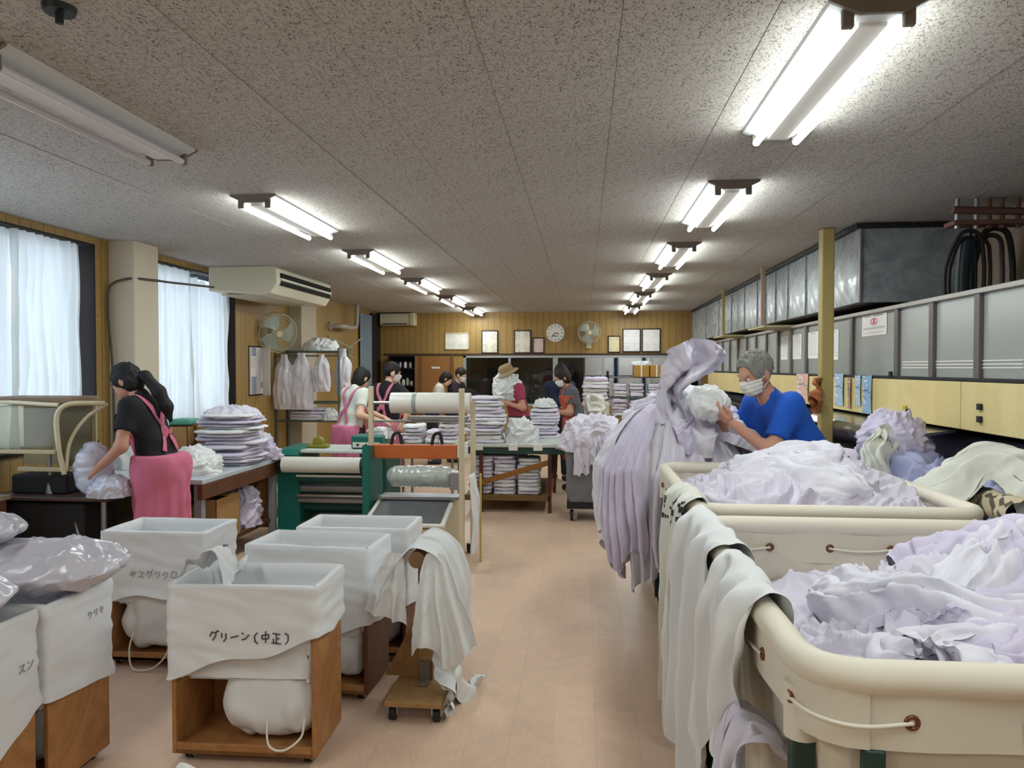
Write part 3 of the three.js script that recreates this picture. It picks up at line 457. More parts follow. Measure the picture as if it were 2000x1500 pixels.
// a mound of loose linen, one closed lump
function mound(name, x, y, d, rx, ry, rz, amp, f, seed, m, label, cat = 'laundry', n = 90, group, full = false) {
  const g = cloth((u, v) => { const t = u * 2 * PI, q = full ? (v - 0.5) * PI : v * PI / 2, c = Math.abs(Math.cos(q)) ** 0.6; return new THREE.Vector3(Math.cos(t) * rx * c, (full ? 0.5 : 0) * ry + Math.sin(q) * ry * (full ? 0.5 : 1), Math.sin(t) * rz * c); }, n, full ? n : n >> 1, (p) => amp * crumple(p.x + seed, p.y, p.z, f), true);
  const o = solo(name, g, m, label, cat, group, cat === 'laundry' && !group ? 'stuff' : undefined); o.position.set(x, y, -d); return o;
}
const mGreen = mat('machineGreen', 0x0d6b60, 0.42), mGreenD = mat('machineTeal', 0x0a4f4a, 0.45), mIron = mat('darkIron', 0x24282a, 0.5, { metalness: 0.4 }), mRoll = mat('paperRoll', 0xe9e7df, 0.35), mBeige = mat('beigePaint', 0xd2c5a6, 0.55), mChrome = mat('chrome', 0xc6c8ca, 0.2, { metalness: 0.95 }), mOrange = mat('orangeBeam', 0xc4652c, 0.5), mCard = mat('card', 0xa9804e, 0.85), mWhitePaint = mat('whitePaint', 0xe4e1d8, 0.5);
// ---------------------------------------------------------------- green wrapping machine
{
  const g = thing('wrapping_machine', 'green wrapping machine with a white film roll across its front', 'machine', [-2.32, 0, -6.85]);
  const leg = (x0, x1) => extrude([[-0.36, 0], [0.34, 0], [0.34, 0.05], [0.22, 0.1], [0.22, 0.68], [0.28, 0.78], [0.2, 0.82], [-0.3, 0.82], [-0.3, 0.1], [-0.36, 0.05]], x1 - x0, 0.006).rotateY(-PI / 2).translate(x1, 0, 0);
  part(g, 'side_frame', leg(-0.5, -0.3), mGreen); part(g, 'side_frame', leg(0.38, 0.52), mGreenD);
  const roll = part(g, 'film_roll', rod(new THREE.Vector3(-0.4, 0.7, 0.34), new THREE.Vector3(0.33, 0.7, 0.34), 0.072, 0.072, 28), mRoll);
  part(roll, 'roll_core', rod(new THREE.Vector3(-0.46, 0.7, 0.34), new THREE.Vector3(0.42, 0.7, 0.34), 0.022, 0.022, 14), mIron);
  part(g, 'gear', rod(new THREE.Vector3(0.34, 0.68, 0.34), new THREE.Vector3(0.37, 0.68, 0.34), 0.085, 0.085, 24), mIron);
  for (const [y, z, r] of [[0.56, 0.24, 0.035], [0.46, 0.16, 0.05], [0.36, 0.22, 0.03], [0.28, 0.1, 0.045]]) part(g, 'roller', rod(new THREE.Vector3(-0.3, y, z), new THREE.Vector3(0.38, y, z), r, r, 18), y > 0.5 || y < 0.3 ? mGreenD : mSteel);
  part(g, 'cross_bar', bx(-0.3, 0.38, 0.4, 0.42, 0.26, 0.29), mChrome); part(g, 'cross_bar', bx(-0.3, 0.38, 0.58, 0.6, 0.28, 0.3), mRoll);
  part(g, 'lower_tray', bx(-0.3, 0.38, 0.1, 0.14, -0.25, 0.2), mat('trayTan', 0x8d7350, 0.6));
  part(g, 'back_plate', bx(-0.3, 0.38, 0.14, 0.7, -0.28, -0.25), mGreenD);
  part(g, 'feed_table', bx(-0.32, 0.4, 0.79, 0.815, -0.34, 0.2, 0.005), mat('feedTable', 0xcdd4cd, 0.4));
  const c = part(g, 'control_box', bx(0.14, 0.44, 0.815, 0.94, -0.2, 0.06, 0.02), mGreen); part(c, 'control_panel', bx(0.16, 0.42, 0.83, 0.88, 0.06, 0.066, 0.002), mWhitePaint);
  for (let k = 0; k < 3; k++) part(c, 'knob', rod(new THREE.Vector3(0.21 + k * 0.08, 0.855, 0.066), new THREE.Vector3(0.21 + k * 0.08, 0.855, 0.08), 0.012, 0.01, 12), mBlack);
  part(g, 'foot', [bx(-0.56, -0.28, 0, 0.03, -0.4, 0.42, 0.01)], mIron); part(g, 'foot', [bx(0.36, 0.54, 0, 0.03, -0.4, 0.42, 0.01)], mIron);
  solo('folded_cloth', sheetGeo([V(-2.05, 0.955, 6.9), V(-1.95, 0.97, 7.0), V(-1.85, 0.955, 7.1)], 0.14, 0.03, 2, 4, null, 24, 18), mLinenW, 'white cloth lying on the green control box', 'cloth');
  solo('tape_dispenser', merge([bx(-2.62, -2.42, 0.818, 0.85, -6.92, -6.82, 0.01), rod(new THREE.Vector3(-2.52, 0.87, -6.9), new THREE.Vector3(-2.52, 0.87, -6.84), 0.05, 0.05, 18)]), mat('oliveYellow', 0x8a8428, 0.5), 'olive yellow tape dispenser on the feed table', 'tape dispenser');
}
// film sealing station with an orange beam
{
  const g = thing('sealing_station', 'cream sealing station with orange beam, raised white roll and grey sloping tray', 'machine', [-1.37, 0, -5.95]);
  part(g, 'cabinet', extrude([[-0.42, 0.08], [0.4, 0.08], [0.4, 0.34], [-0.08, 0.46], [-0.42, 0.46]], 0.66, 0.006).rotateY(-PI / 2).translate(0.31, 0, 0), mBeige);
  const tilt = Math.atan2(0.12, 0.48), tray = (w, t, l, y, m, n, p) => { const q = part(p ?? g, n, bx(-w, w, 0, t, -l / 2, l / 2, 0.004), m); q.rotation.x = tilt; q.position.set(0, y, 0.17); return q; };
  tray(0.32, 0.02, 0.52, 0.425, mWhitePaint, 'tray_frame'); tray(0.285, 0.006, 0.46, 0.446, mat('trayGrey', 0x5f6163, 0.6), 'tray');
  for (const s of [-1, 1]) { part(g, 'post', bx(s * 0.44 - 0.02, s * 0.44 + 0.02, s > 0 ? 0.08 : 0.46, 1.42, s > 0 ? 0.31 : -0.27, s > 0 ? 0.35 : -0.23, 0.004), mBeige); }
  part(g, 'post', bx(0.42, 0.46, 0.08, 1.3, -0.27, -0.23, 0.004), mBeige);
  part(g, 'side_plate', extrude([[-0.3, 0.1], [0.1, 0.1], [0.1, 0.95], [-0.3, 0.9]], 0.05, 0.004).rotateY(-PI / 2).translate(-0.36, 0, 0), mGreen);
  const r = part(g, 'wrap_roll', rod(new THREE.Vector3(-0.26, 1.28, -0.25), new THREE.Vector3(0.42, 1.28, -0.25), 0.088, 0.088, 28), mRoll); part(r, 'roll_band', rod(new THREE.Vector3(-0.07, 1.28, -0.25), new THREE.Vector3(-0.035, 1.28, -0.25), 0.0895, 0.0895, 28), mat('bandGrey', 0x9aa4a0, 0.4)); part(r, 'roll_axle', rod(new THREE.Vector3(-0.46, 1.28, -0.25), new THREE.Vector3(0.46, 1.28, -0.25), 0.014, 0.014, 10), mSteel);
  part(g, 'cross_bar', bx(-0.44, 0.44, 1.115, 1.135, -0.26, -0.24, 0.003), mSteel);
  part(g, 'guide_plate', bx(-0.1, 0.4, 1.14, 1.17, -0.3, -0.2, 0.003), mSteel);
  const beam = part(g, 'seal_beam', bx(-0.38, 0.34, 0.83, 0.945, -0.12, -0.04, 0.008), mOrange);
  part(beam, 'beam_end', bx(0.34, 0.42, 0.84, 0.94, -0.12, -0.04, 0.008), mWhitePaint);
  for (const x of [-0.17, 0.17]) part(beam, 'spring_handle', tube([new THREE.Vector3(x - 0.045, 0.945, -0.06), new THREE.Vector3(x - 0.02, 1.03, -0.06), new THREE.Vector3(x + 0.02, 1.04, -0.06), new THREE.Vector3(x + 0.045, 0.95, -0.06)], 0.014, 20, 8), mBlack);
  part(g, 'handle_bar', rod(new THREE.Vector3(-0.19, 1.03, -0.06), new THREE.Vector3(0.19, 1.03, -0.06), 0.008, 0.008, 8), mChrome);
  const film = part(g, 'film_bundle', cloth((u, v) => { const t = u * 2 * PI, q = Math.min(1, Math.sin(v * PI) * 3) ** 0.5; return new THREE.Vector3(-0.26 + 0.6 * v, 0.68 + 0.09 * q * Math.sin(t), -0.08 + 0.09 * q * Math.cos(t)); }, 36, 50, (p) => 0.014 * crumple(p.x, p.y, p.z, 2.5), true), mat('greyFilm', 0xb9c0bb, 0.22, { clearcoat: 0.7, clearcoatRoughness: 0.2 }));
  part(g, 'slope_plate', bx(-0.3, 0.36, 0.5, 0.53, -0.16, 0.02, 0.004), mSteel);
  part(g, 'motor_box', bx(0.3, 0.4, 0.6, 0.74, -0.02, 0.1, 0.01), mSteel);
  for (const x of [-0.33, 0.4]) for (const z of [0.33, -0.3]) caster(g, x, z, 0.036);
  solo('hanging_film', drapeGeo([[0.0, 0.72], [0.03, 0.74], [0.05, 0.6], [0.06, 0.4], [0.05, 0.16]], V(-0.9, 0, 5.75), 'd', 0.3, 3, 0.02, 41, 0.05, 40, 50), mLinenW, 'pale film bag hanging beside the cream sealing station post', 'film bag');
  solo('wooden_ruler', bx(-0.84, -0.825, 0, 0.72, -5.98, -5.95, 0.002), mat('rulerWood', 0xb9ab68, 0.6), 'long yellow wooden ruler leaning at the cream post', 'ruler');
}
// ---------------------------------------------------------------- sorting table in the middle
{
  const g = thing('sorting_table', 'green-edged sorting table with red-brown legs and a lower shelf', 'table', [-0.74, 0, -8.7]), leg = mat('legRed', 0x5a2a20, 0.5), W = 0.575, Dp = 0.7;
  part(g, 'tabletop', bx(-W, W, 0.715, 0.75, -Dp, Dp, 0.006), mat('topPale', 0xc3cbc2, 0.5)); part(g, 'apron', bx(-W + 0.02, W - 0.02, 0.64, 0.715, -Dp + 0.02, Dp - 0.02, 0.004), mat('apronGreen', 0x23423a, 0.6));
  for (const sx of [-1, 1]) for (const sz of [-1, 1]) part(g, 'leg', bx(sx * (W - 0.2) - 0.02, sx * (W - 0.2) + 0.02, 0, 0.64, sz * (Dp - 0.04) - 0.02, sz * (Dp - 0.04) + 0.02), leg);
  part(g, 'shelf', bx(-W + 0.02, W - 0.2, 0.13, 0.19, -Dp + 0.05, Dp - 0.02), mat('shelfWood', 0x6e5527, 0.6));
  for (const x of [-0.4, -0.02, 0.25]) part(g, 'clamp', bx(x - 0.05, x + 0.05, 0.68, 0.752, Dp - 0.01, Dp + 0.012, 0.006), mWhitePaint);
  const slat = part(g, 'diagonal_slat', bx(-0.45, 0.45, -0.03, 0.03, -0.008, 0.008), mat('slatOrange', 0x8e5a24, 0.6)); slat.position.set(-0.07, 0.42, Dp - 0.0); slat.rotation.z = 0.3;
  foldStack(-1.09, 8.22, 0.752, 0.42, 0.36, 13, 0.041, 1, 'folded white linen in the tall stack on the sorting table', 'tall stack on the sorting table', 0.022, 0.3, 0.16);
  mound('linen_pile', -0.69, 0.75, 8.2, 0.2, 0.27, 0.16, 0.07, 2.2, 6, mLinenW, 'loose white linen mounded on the sorting table beside the tall stack');
  foldStack(-0.46, 8.85, 0.752, 0.34, 0.34, 9, 0.04, 2, 'folded linen in the shorter stack at the far side of the sorting table', 'shorter stack on the sorting table', 0.016);
  mound('linen_pile', -0.46, 1.11, 8.85, 0.14, 0.1, 0.14, 0.04, 3, 12, mLinenW, 'crumpled white linen crowning the shorter stack');
  let i = 0; for (const x of [-1.12, -0.87, -0.6]) { foldStack(x, 8.25, 0.192, 0.255, 0.38, 10, 0.042, 10 + i, `folded linen in the ${['stack by the table leg', 'middle stack', 'stack beside the green apron'][i]} on the lower shelf`.replace('stack beside the green apron', 'stack against the red-brown leg').replace('stack by the table leg', 'stack next to the sealing station'), `lower shelf stack ${['one', 'two', 'three'][i]}`, 0.008); i++; }
}
{
  const g = thing('folding_table', 'small folding table with three linen stacks behind the sealing station', 'table', [-1.6, 0, -7.65]); part(g, 'tabletop', bx(-0.27, 0.3, 0.69, 0.72, -0.24, 0.24, 0.004), mWhitePaint); for (const sx of [-0.24, 0.27]) for (const sz of [-0.2, 0.2]) part(g, 'leg', rod(new THREE.Vector3(sx, 0, sz), new THREE.Vector3(sx, 0.69, sz), 0.014), mSteel);
  [[-1.75, 7], [-1.54, 5], [-1.38, 8]].forEach(([x, n], i) => foldStack(x, 7.62, 0.722, i === 1 ? 0.16 : 0.2, 0.34, n, 0.04, 140 + i, `folded linen in the ${['seven-high stack nearest the green machine', 'low middle stack', 'tallest stack'][i]} on the small folding table`, `folding table ${['first', 'middle', 'tallest'][i]} stack`, 0.008));
}
// ---------------------------------------------------------------- grey linen cart beyond the table
{
  const g = thing('linen_trolley', 'small grey fabric trolley under a round heap beside the sorting table', 'trolley', [0.08, 0, -7.9]), m = mat('trolleyGrey', 0x77777c, 0.8);
  part(g, 'fabric_body', cloth((u, v) => { const [x, z, nx, nz] = perim(u, -0.27, 0.27, -0.3, 0.3, 0.08); return new THREE.Vector3(x * (1 - 0.1 * v), lerp(0.8, 0.2, v), z * (1 - 0.1 * v)); }, 60, 16, (p) => 0.02 * n3(p.x * 5, p.y * 5, p.z * 5), true), m);
  part(g, 'base', bx(-0.25, 0.25, 0.13, 0.2, -0.28, 0.28), mIron); for (const sx of [-1, 1]) for (const sz of [-1, 1]) caster(g, sx * 0.2, sz * 0.22, 0.055);
  mound('laundry_heap', 0.08, 0.72, 7.85, 0.34, 0.36, 0.36, 0.1, 1.7, 21, mLinen, 'round heap of white laundry on the small grey trolley', 'laundry', 130);
  for (let k = 0; k < 4; k++) solo('hanging_sheet', drapeGeo([[0.16, 0.92], [0.05, 0.95], [-0.02, 0.85], [-0.05, 0.7], [-0.055, 0.52 + 0.06 * k]], V(-0.02 + 0.12 * k, 0, 7.56), 'x', 0.15, 2, 0.018, 60 + k, 0.04, 24, 34).scale(1, 1, 1), LINENS[k % 3], 'white sheet end hanging from the heap on the grey trolley', 'sheet', 'sheet ends on the grey trolley');
}
// ---------------------------------------------------------------- right side: duct, ironer, hoses
const galvTex = dataTex(512, 512, (u, v) => { const a = loop(u, v, 5, 1), b = loop(u, v, 14, 3), c = loop(u, v, 40, 7), k = 0.84 + 0.09 * a + 0.05 * b + 0.04 * c; return [170 * k, 177 * k, 181 * k]; });
const galvRough = dataTex(256, 256, (u, v) => { const k = clamp(0.36 + 0.14 * loop(u, v, 6, 5) + 0.08 * loop(u, v, 22, 8)); return [k * 255, k * 255, k * 255]; }, false);
const mGalv = new THREE.MeshStandardMaterial({ map: galvTex, roughnessMap: galvRough, roughness: 0.9, metalness: 0.06 });
const mHood = new THREE.MeshPhysicalMaterial({ color: 0xa9ada9, roughness: 0.22, metalness: 0.1 }), mPostGrey = mat('hoodPost', 0x6f6a68, 0.5, { metalness: 0.4 }), mBoard = new THREE.MeshStandardMaterial({ map: repeatTex(woodTex([232, 214, 156], [216, 194, 130], 1, 1, 12), 0.7, 0.35), roughness: 0.55 }), mYellow = mat('pillarYellow', 0xa8955c, 0.55), mGap = mat('darkVoid', 0x1c1a1a, 0.8);
{
  const g = thing('exhaust_duct', 'long galvanized exhaust duct hung below the ceiling', 'duct', [0, 0, 0]), e = [6.0, 6.83, 7.37, 8.0, 8.5, 8.95, 9.37, 10.1, 10.96, 11.97, 13.2, 14.75];
  part(g, 'core', bd(2.135, 2.93, 2.1, 2.66, 6.02, 14.74, 0), mGap);
  for (let i = 0; i + 1 < e.length; i++) { part(g, 'side_sheet', bd(2.12, 2.132, 2.085, 2.655, e[i] + 0.006, e[i + 1] - 0.006, 0.004), mGalv); part(g, 'seam', bd(2.105, 2.135, 2.08, 2.66, e[i + 1] - 0.012, e[i + 1] + 0.006, 0.003), mGalv); part(g, 'bottom_sheet', bd(2.135, 2.93, 2.085, 2.098, e[i] + 0.004, e[i + 1] - 0.004, 0.002), mPostGrey); }
  part(g, 'end_sheet', bd(2.12, 2.93, 2.085, 2.655, 5.99, 6.01, 0.004), mGalv); part(g, 'end_seam', bd(2.12, 2.14, 2.085, 2.655, 5.975, 5.99, 0.003), mPostGrey);
  part(g, 'top_flange', bd(2.085, 2.94, 2.655, 2.685, 5.96, 14.78, 0.003), mIron);
  for (const [d, k] of [[8.55, 0], [10.9, 1]]) { const h = part(g, 'hanger_rod', bd(1.97, 2.01, 2.02, 2.698, d - 0.02, d + 0.02), k ? mYellow : mat('hangerPink', 0xb08f7c, 0.6)); part(g, 'support_tray', extrude([[1.93, 0.02], [2.95, 0.02], [2.95, 0.05], [1.93, 0.035]], 0.75, 0.002).translate(0, 2.0, -d - 0.45), mat('trayBeige', 0xb0a680, 0.6)); }
}
struct('pillar_1', bd(1.9, 2.0, 0, CEIL - 0.002, 6.18, 6.28, 0.012), mYellow);
{
  const g = thing('flatwork_ironer', 'long flatwork ironer with grey glazed hood over pale yellow boards', 'ironer', [0, 0, 0]), e = [3.2, 3.85, 4.47, 5.03, 5.57, 6.47, 7.15, 7.75, 8.3, 8.85, 9.4, 9.95, 10.5, 11.1, 11.7, 12.3, 13.0, 13.6];
  for (let i = 0; i + 1 < e.length; i++) { part(g, 'hood_panel', bd(2.25, 2.262, 1.52, 2.0, e[i] + 0.03, e[i + 1] - 0.03, 0.002), mHood); part(g, 'hood_post', bd(2.225, 2.275, 1.51, 2.01, e[i] - 0.03, e[i] + 0.03, 0.004), mPostGrey); }
  part(g, 'top_rail', bd(2.215, 2.29, 2.0, 2.03, 3.15, 13.65, 0.004), mat('railLight', 0xa7a29c, 0.4, { metalness: 0.5 })); part(g, 'sill_rail', bd(2.22, 2.29, 1.5, 1.52, 3.15, 13.65, 0.003), mIron);
  for (const k of [1, 2, 3]) part(g, 'vent_slot', bd(2.246, 2.252, 1.555 + 0.02 * k, 1.563 + 0.02 * k, 4.05, 5.5, 0.001), mWhitePaint);
  part(g, 'hood_top', bd(2.28, 2.9, 1.99, 2.005, 3.15, 13.65, 0.002), mPostGrey);
  const be = [3.15, 4.63, 6.1, 7.6, 9.1, 10.6, 12.1, 13.6]; for (let i = 0; i + 1 < be.length; i++) part(g, 'front_board', bd(2.222, 2.25, 1.215, 1.498, be[i] + 0.004, be[i + 1] - 0.004, 0.006), mBoard);
  part(g, 'body', bd(2.32, 2.9, 0.02, 0.9, 3.2, 13.6, 0.02), mGap); part(g, 'back_body', bd(2.6, 2.9, 0.9, 1.99, 3.2, 13.6, 0.02), mGap);
  part(g, 'ironing_roll', rod(V(2.5, 1.02, 3.25), V(2.5, 1.02, 13.5), 0.13, 0.13, 28), mat('rollPad', 0x6f6c86, 0.85));
  part(g, 'feed_lip', extrude([[-0.1, 0], [0.16, 0.045], [0.16, 0.06], [-0.1, 0.02], [-0.13, -0.02], [-0.125, -0.03]], 2.1, 0.002).translate(2.12, 1.14, -6.9), mChrome);
  part(g, 'feed_apron', bd(2.04, 2.3, 1.06, 1.09, 6.95, 12.5, 0.006), mIron);
  for (const [d, y, m] of [[5.37, 1.3, mat('hazardYellow', 0xc7b53a, 0.6)], [5.32, 1.28, mBlack], [4.4, 1.36, mBlack], [4.4, 1.29, mBlack], [5.62, 1.535, mBlack]]) part(g, 'switch', bd(2.205, 2.222, y - 0.018, y + 0.018, d - 0.02, d + 0.02, 0.003), m);
  // sheets of paper on the hood
  const pap = mat('paper', 0xeceae4, 0.8), lines = canvasTex(256, 360, (c, w, h) => { c.fillStyle = '#f0efe9'; c.fillRect(0, 0, w, h); const r = rng(9); c.fillStyle = '#9a98a0'; for (let j = 0; j < 16; j++) { let x = 24; while (x < w - 40) { const l = 8 + r() * 34; c.fillRect(x, 40 + j * 18, l, 5); x += l + 8; } } c.fillStyle = '#777'; c.fillRect(50, 16, 150, 9); });
  const mPap = new THREE.MeshStandardMaterial({ map: lines, roughness: 0.8 });
  const sheet = (d0, d1, y0, y1, m, n, l) => { const q = new THREE.BoxGeometry(0.002, y1 - y0, d1 - d0).translate(2.246, (y0 + y1) / 2, -(d0 + d1) / 2); return solo(n, q, m, l, n === 'notice_sign' ? 'sign' : 'paper'); };
  [[8.75, 8.47], [8.27, 7.95], [7.72, 7.4], [7.1, 6.83]].forEach(([b, a], i) => sheet(a, b, i === 3 ? 1.65 : 1.67, i === 3 ? 1.92 : 1.93, mPap, 'paper_notice', ['white printed paper on the ironer hood, farthest from the yellow pillar', 'white printed paper on the ironer hood, second beyond the yellow pillar', 'white printed paper on the ironer hood just behind the yellow pillar', 'white printed paper on the ironer hood just before the yellow pillar'][i]));
  const sg = canvasTex(512, 440, (c, w, h) => { c.fillStyle = '#ece6e2'; c.fillRect(0, 0, w, h); c.fillStyle = '#55505a'; c.fillRect(60, 24, 130, 16); c.fillRect(250, 24, 190, 16); c.fillStyle = '#d98a94'; c.beginPath(); c.arc(256, 150, 78, 0, 7); c.fill(); c.fillStyle = '#ece6e2'; c.beginPath(); c.arc(256, 150, 50, 0, 7); c.fill(); c.fillStyle = '#c24a5a'; c.fillRect(240, 90, 34, 80); c.fillRect(225, 160, 64, 30); c.fillStyle = '#4a474f'; const r = rng(4); for (let x = 30; x < w - 40; x += 38) { c.fillRect(x, 270, 26, 7); c.fillRect(x + 4, 292, 20, 7); c.fillRect(x + 10 * r(), 262, 7, 52); } c.fillStyle = '#8a868c'; for (let x = 40; x < w - 60; x += 30) c.fillRect(x, 370, 22, 12); });
  const s = sheet(5.78, 6.27, 1.83, 2.0 - 0.005, new THREE.MeshStandardMaterial({ map: sg, roughness: 0.6 }), 'notice_sign', 'white notice with a red symbol on the ironer hood');
  // tags hung from the boards
  const tg = (d0, d1, y0, y1, c, l) => solo('hanging_tag', cloth((u, v) => V(2.214 - 0.006 * Math.sin(v * 3 + u * 9), lerp(y1, y0, v), lerp(d0, d1, u)), 8, 16), new THREE.MeshStandardMaterial({ map: canvasTex(64, 256, (x, w, h) => { x.fillStyle = c; x.fillRect(0, 0, w, h); const r = rng(3); for (let i = 0; i < 26; i++) { x.fillStyle = i % 2 ? '#e8eef2' : '#7d8aa8'; x.fillRect(r() * w, r() * h, 6 + r() * 22, 4 + r() * 12); } }), roughness: 0.8, side: THREE.DoubleSide }), l, 'tag');
  tg(6.6, 6.83, 1.25, 1.53, '#a9c3d8', 'pale blue printed tag nearest the yellow pillar on the ironer board'); tg(6.42, 6.5, 1.24, 1.5, '#c39a7c', 'narrow brown tag between the blue tags on the ironer board'); tg(6.2, 6.33, 1.27, 1.52, '#b9cddd', 'slim blue tag between the brown and the broad blue tag'); tg(5.97, 6.17, 1.22, 1.52, '#9dbfe0', 'broad blue printed tag at the row end on the ironer board'); tg(7.6, 8.0, 1.25, 1.52, '#e0b6a6', 'pink printed tag on the ironer board behind the man');
  solo('orange_rag', sheetGeo([V(1.88, 1.5, 6.16), V(1.88, 1.38, 6.15), V(1.9, 1.22, 6.16)], 0.05, 0.02, 1, 5, null, 20, 8), mat('ragOrange', 0xa6653c, 0.9), 'orange-brown rag tied to the yellow pillar', 'rag');
}
// hoses and their bracket beside the duct
{
  const g = thing('hose_bracket', 'rusty pipe bracket under the ceiling above the black hoses', 'bracket', [0, 0, 0]), rust = mat('rust', 0x6b4a40, 0.7);
  part(g, 'plate', bd(2.42, 2.9, 2.52, 2.55, 5.15, 5.3), rust); for (const x of [2.46, 2.58, 2.66, 2.74, 2.84]) part(g, 'valve', rod(V(x, 2.5, 5.2), V(x, 2.698, 5.2), 0.018, 0.014, 10), x > 2.6 ? rust : mSteel);
  part(g, 'manifold', rod(V(2.42, 2.62, 5.18), V(2.93, 2.6, 5.18), 0.026, 0.026, 12), rust);
  const cols = [mBlack, mBlack, mat('hoseBlue', 0x1c2e3c, 0.45), mat('hoseNavy', 0x20242c, 0.5), mat('hoseRed', 0x4a2c2c, 0.5), mBlack, mat('hoseGrey', 0x3a3a3c, 0.5)], nm = ['slim black hose arching nearest the duct', 'slim black hose arching inside its twin', 'thick dark blue hose hanging between the black ones', 'navy hose beside the thick blue hose', 'reddish brown hose arching from the rusty bracket', 'black hose arching nearest the right wall', 'dark grey hose behind the arching black hoses'];
  const P = [[2.37, 2.64, 2.6, 0], [2.41, 2.6, 2.56, 0], [2.5, 2.56, 2.55, 0], [2.57, 2.62, 2.58, 0], [2.54, 2.74, 2.56, 0], [2.58, 2.9, 2.64, 0], [2.63, 2.85, 2.6, 0]];
  P.forEach(([xa, xb, h], i) => solo('hose', tube([V(xa, 2.01, 5.16 + i * 0.03), V(xa + 0.005, 2.25, 5.16 + i * 0.03), V(lerp(xa, xb, 0.4), h - 0.13, 5.15 + i * 0.03), V(lerp(xa, xb, 0.75), h - 0.14, 5.16 + i * 0.03), V(xb - 0.01, 2.3, 5.2 + i * 0.03), V(xb, 2.01, 5.22 + i * 0.03)], [0.013, 0.013, 0.04, 0.022, 0.013, 0.02, 0.016][i], 50, 10), cols[i], nm[i], 'hose'));
}
// bench before the ironer with tinted linen and cream cloths
{
  const g = thing('feed_bench', 'dark narrow bench standing between the canvas carts and the ironer', 'bench', [1.92, 0, -4.35]);
  part(g, 'bench_top', bx(-0.2, 0.24, 0.8, 0.84, -1.5, 1.45), mat('benchDark', 0x463a33, 0.6)); for (const sx of [-1, 1]) for (const z of [-1.4, 0, 1.35]) part(g, 'leg', bx(sx * 0.17 - 0.02, sx * 0.17 + 0.02, 0, 0.8, z - 0.02, z + 0.02), mIron);
  const blue = mat('linenBlue', 0xb2b6da, 0.9, { side: THREE.DoubleSide });
  const hB = (x, d) => 0.86 + bump(x, d, 2.0, 4.9, 0.3, 0.5, 0.2) + bump(x, d, 2.1, 4.2, 0.3, 0.6, 0.12) + bump(x, d, 2.0, 3.4, 0.3, 0.4, 0.08);
  solo('laundry_heap', heapGeo(1.74, 2.3, 2.95, 5.75, hB, 0.12, 1.3, 200, 40), blue, 'bluish laundry heaped along the bench before the ironer', 'laundry', undefined, 'stuff');
  mound('linen_pile', 1.97, 0.98, 4.95, 0.2, 0.32, 0.26, 0.1, 1.7, 44, mLinenP, 'lavender laundry peak standing behind the canvas carts');
  solo('cloth_roll', sheetGeo([V(1.74, 0.88, 4.62), V(1.78, 1.06, 4.7), V(1.86, 1.14, 4.78), V(1.95, 1.04, 4.8)], 0.13, 0.07, 2, 12, null, 40, 40), mLinenC, 'cream cloth folded upright beside the lavender peak', 'cloth');
  solo('cloth_roll', sheetGeo([V(1.7, 0.86, 3.75), V(1.74, 1.02, 3.66), V(1.86, 1.13, 3.6), V(2.0, 1.06, 3.52), V(2.12, 0.92, 3.42)], 0.27, 0.09, 3, 15, null, 60, 60), mLinenC, 'large cream cloth arched over a speckled roll beside the carts', 'cloth');
  solo('speckled_roll', cloth((u, v) => { const t = u * 2 * PI; return V(1.84 + 0.085 * Math.cos(t), 0.95 + 0.08 * Math.sin(t), 3.28 + 0.5 * v); }, 30, 20, (p) => 0.02 * crumple(p.x, p.y, p.z, 3), true), new THREE.MeshStandardMaterial({ roughness: 0.9, side: THREE.DoubleSide, map: dataTex(128, 128, (u, v) => { const k = loop(u, v, 9, 3) > 0.15 ? 0.45 : 1; return [206 * k, 190 * k, 160 * k]; }) }), 'brown-speckled cloth roll under the large cream cloth', 'cloth');
  solo('cloth_roll', sheetGeo([V(1.74, 0.9, 3.05), V(1.85, 0.99, 3.1), V(1.98, 1.0, 3.15), V(2.1, 0.95, 3.2)], 0.15, 0.06, 2, 18, null, 40, 40), mLinenW, 'white cloth lying on the bench end near the speckled roll', 'cloth');
  const b = thing('plastic_bin', 'tall light grey plastic bin behind the man in blue', 'bin', [1.72, 0, -6.7]);
  part(b, 'bin_body', cloth((u, v) => { const [x, z] = perim(u, -0.2, 0.2, -0.2, 0.2, 0.04); const k = 0.8 + 0.2 * v; return new THREE.Vector3(x * k, 1.15 * v, z * k); }, 48, 12, null, true), mat('binGrey', 0xb8bcc0, 0.5, { side: THREE.DoubleSide })); part(b, 'bin_lip', tube([...Array(24)].map((_, i) => { const [x, z] = perim(i / 24, -0.21, 0.21, -0.21, 0.21, 0.05); return new THREE.Vector3(x, 1.15, z); }), 0.014, 60, 8, true), mat('binLip', 0xc6cacc, 0.45));
  const c = thing('wooden_crate', 'brown wooden crate on the floor behind the tall heap', 'crate', [1.78, 0, -5.95]); for (let k = 0; k < 4; k++) part(c, 'slat', bx(-0.16, 0.16, 0.04 + k * 0.2, 0.2 + k * 0.2, 0.13, 0.145), mBoxWood); for (const s of [-1, 1]) part(c, 'side_panel', bx(s * 0.16 - 0.008, s * 0.16 + 0.008, 0, 0.84, -0.15, 0.13), mBoxDark); part(c, 'base', bx(-0.15, 0.15, 0, 0.03, -0.15, 0.13), mBoxDark);
}
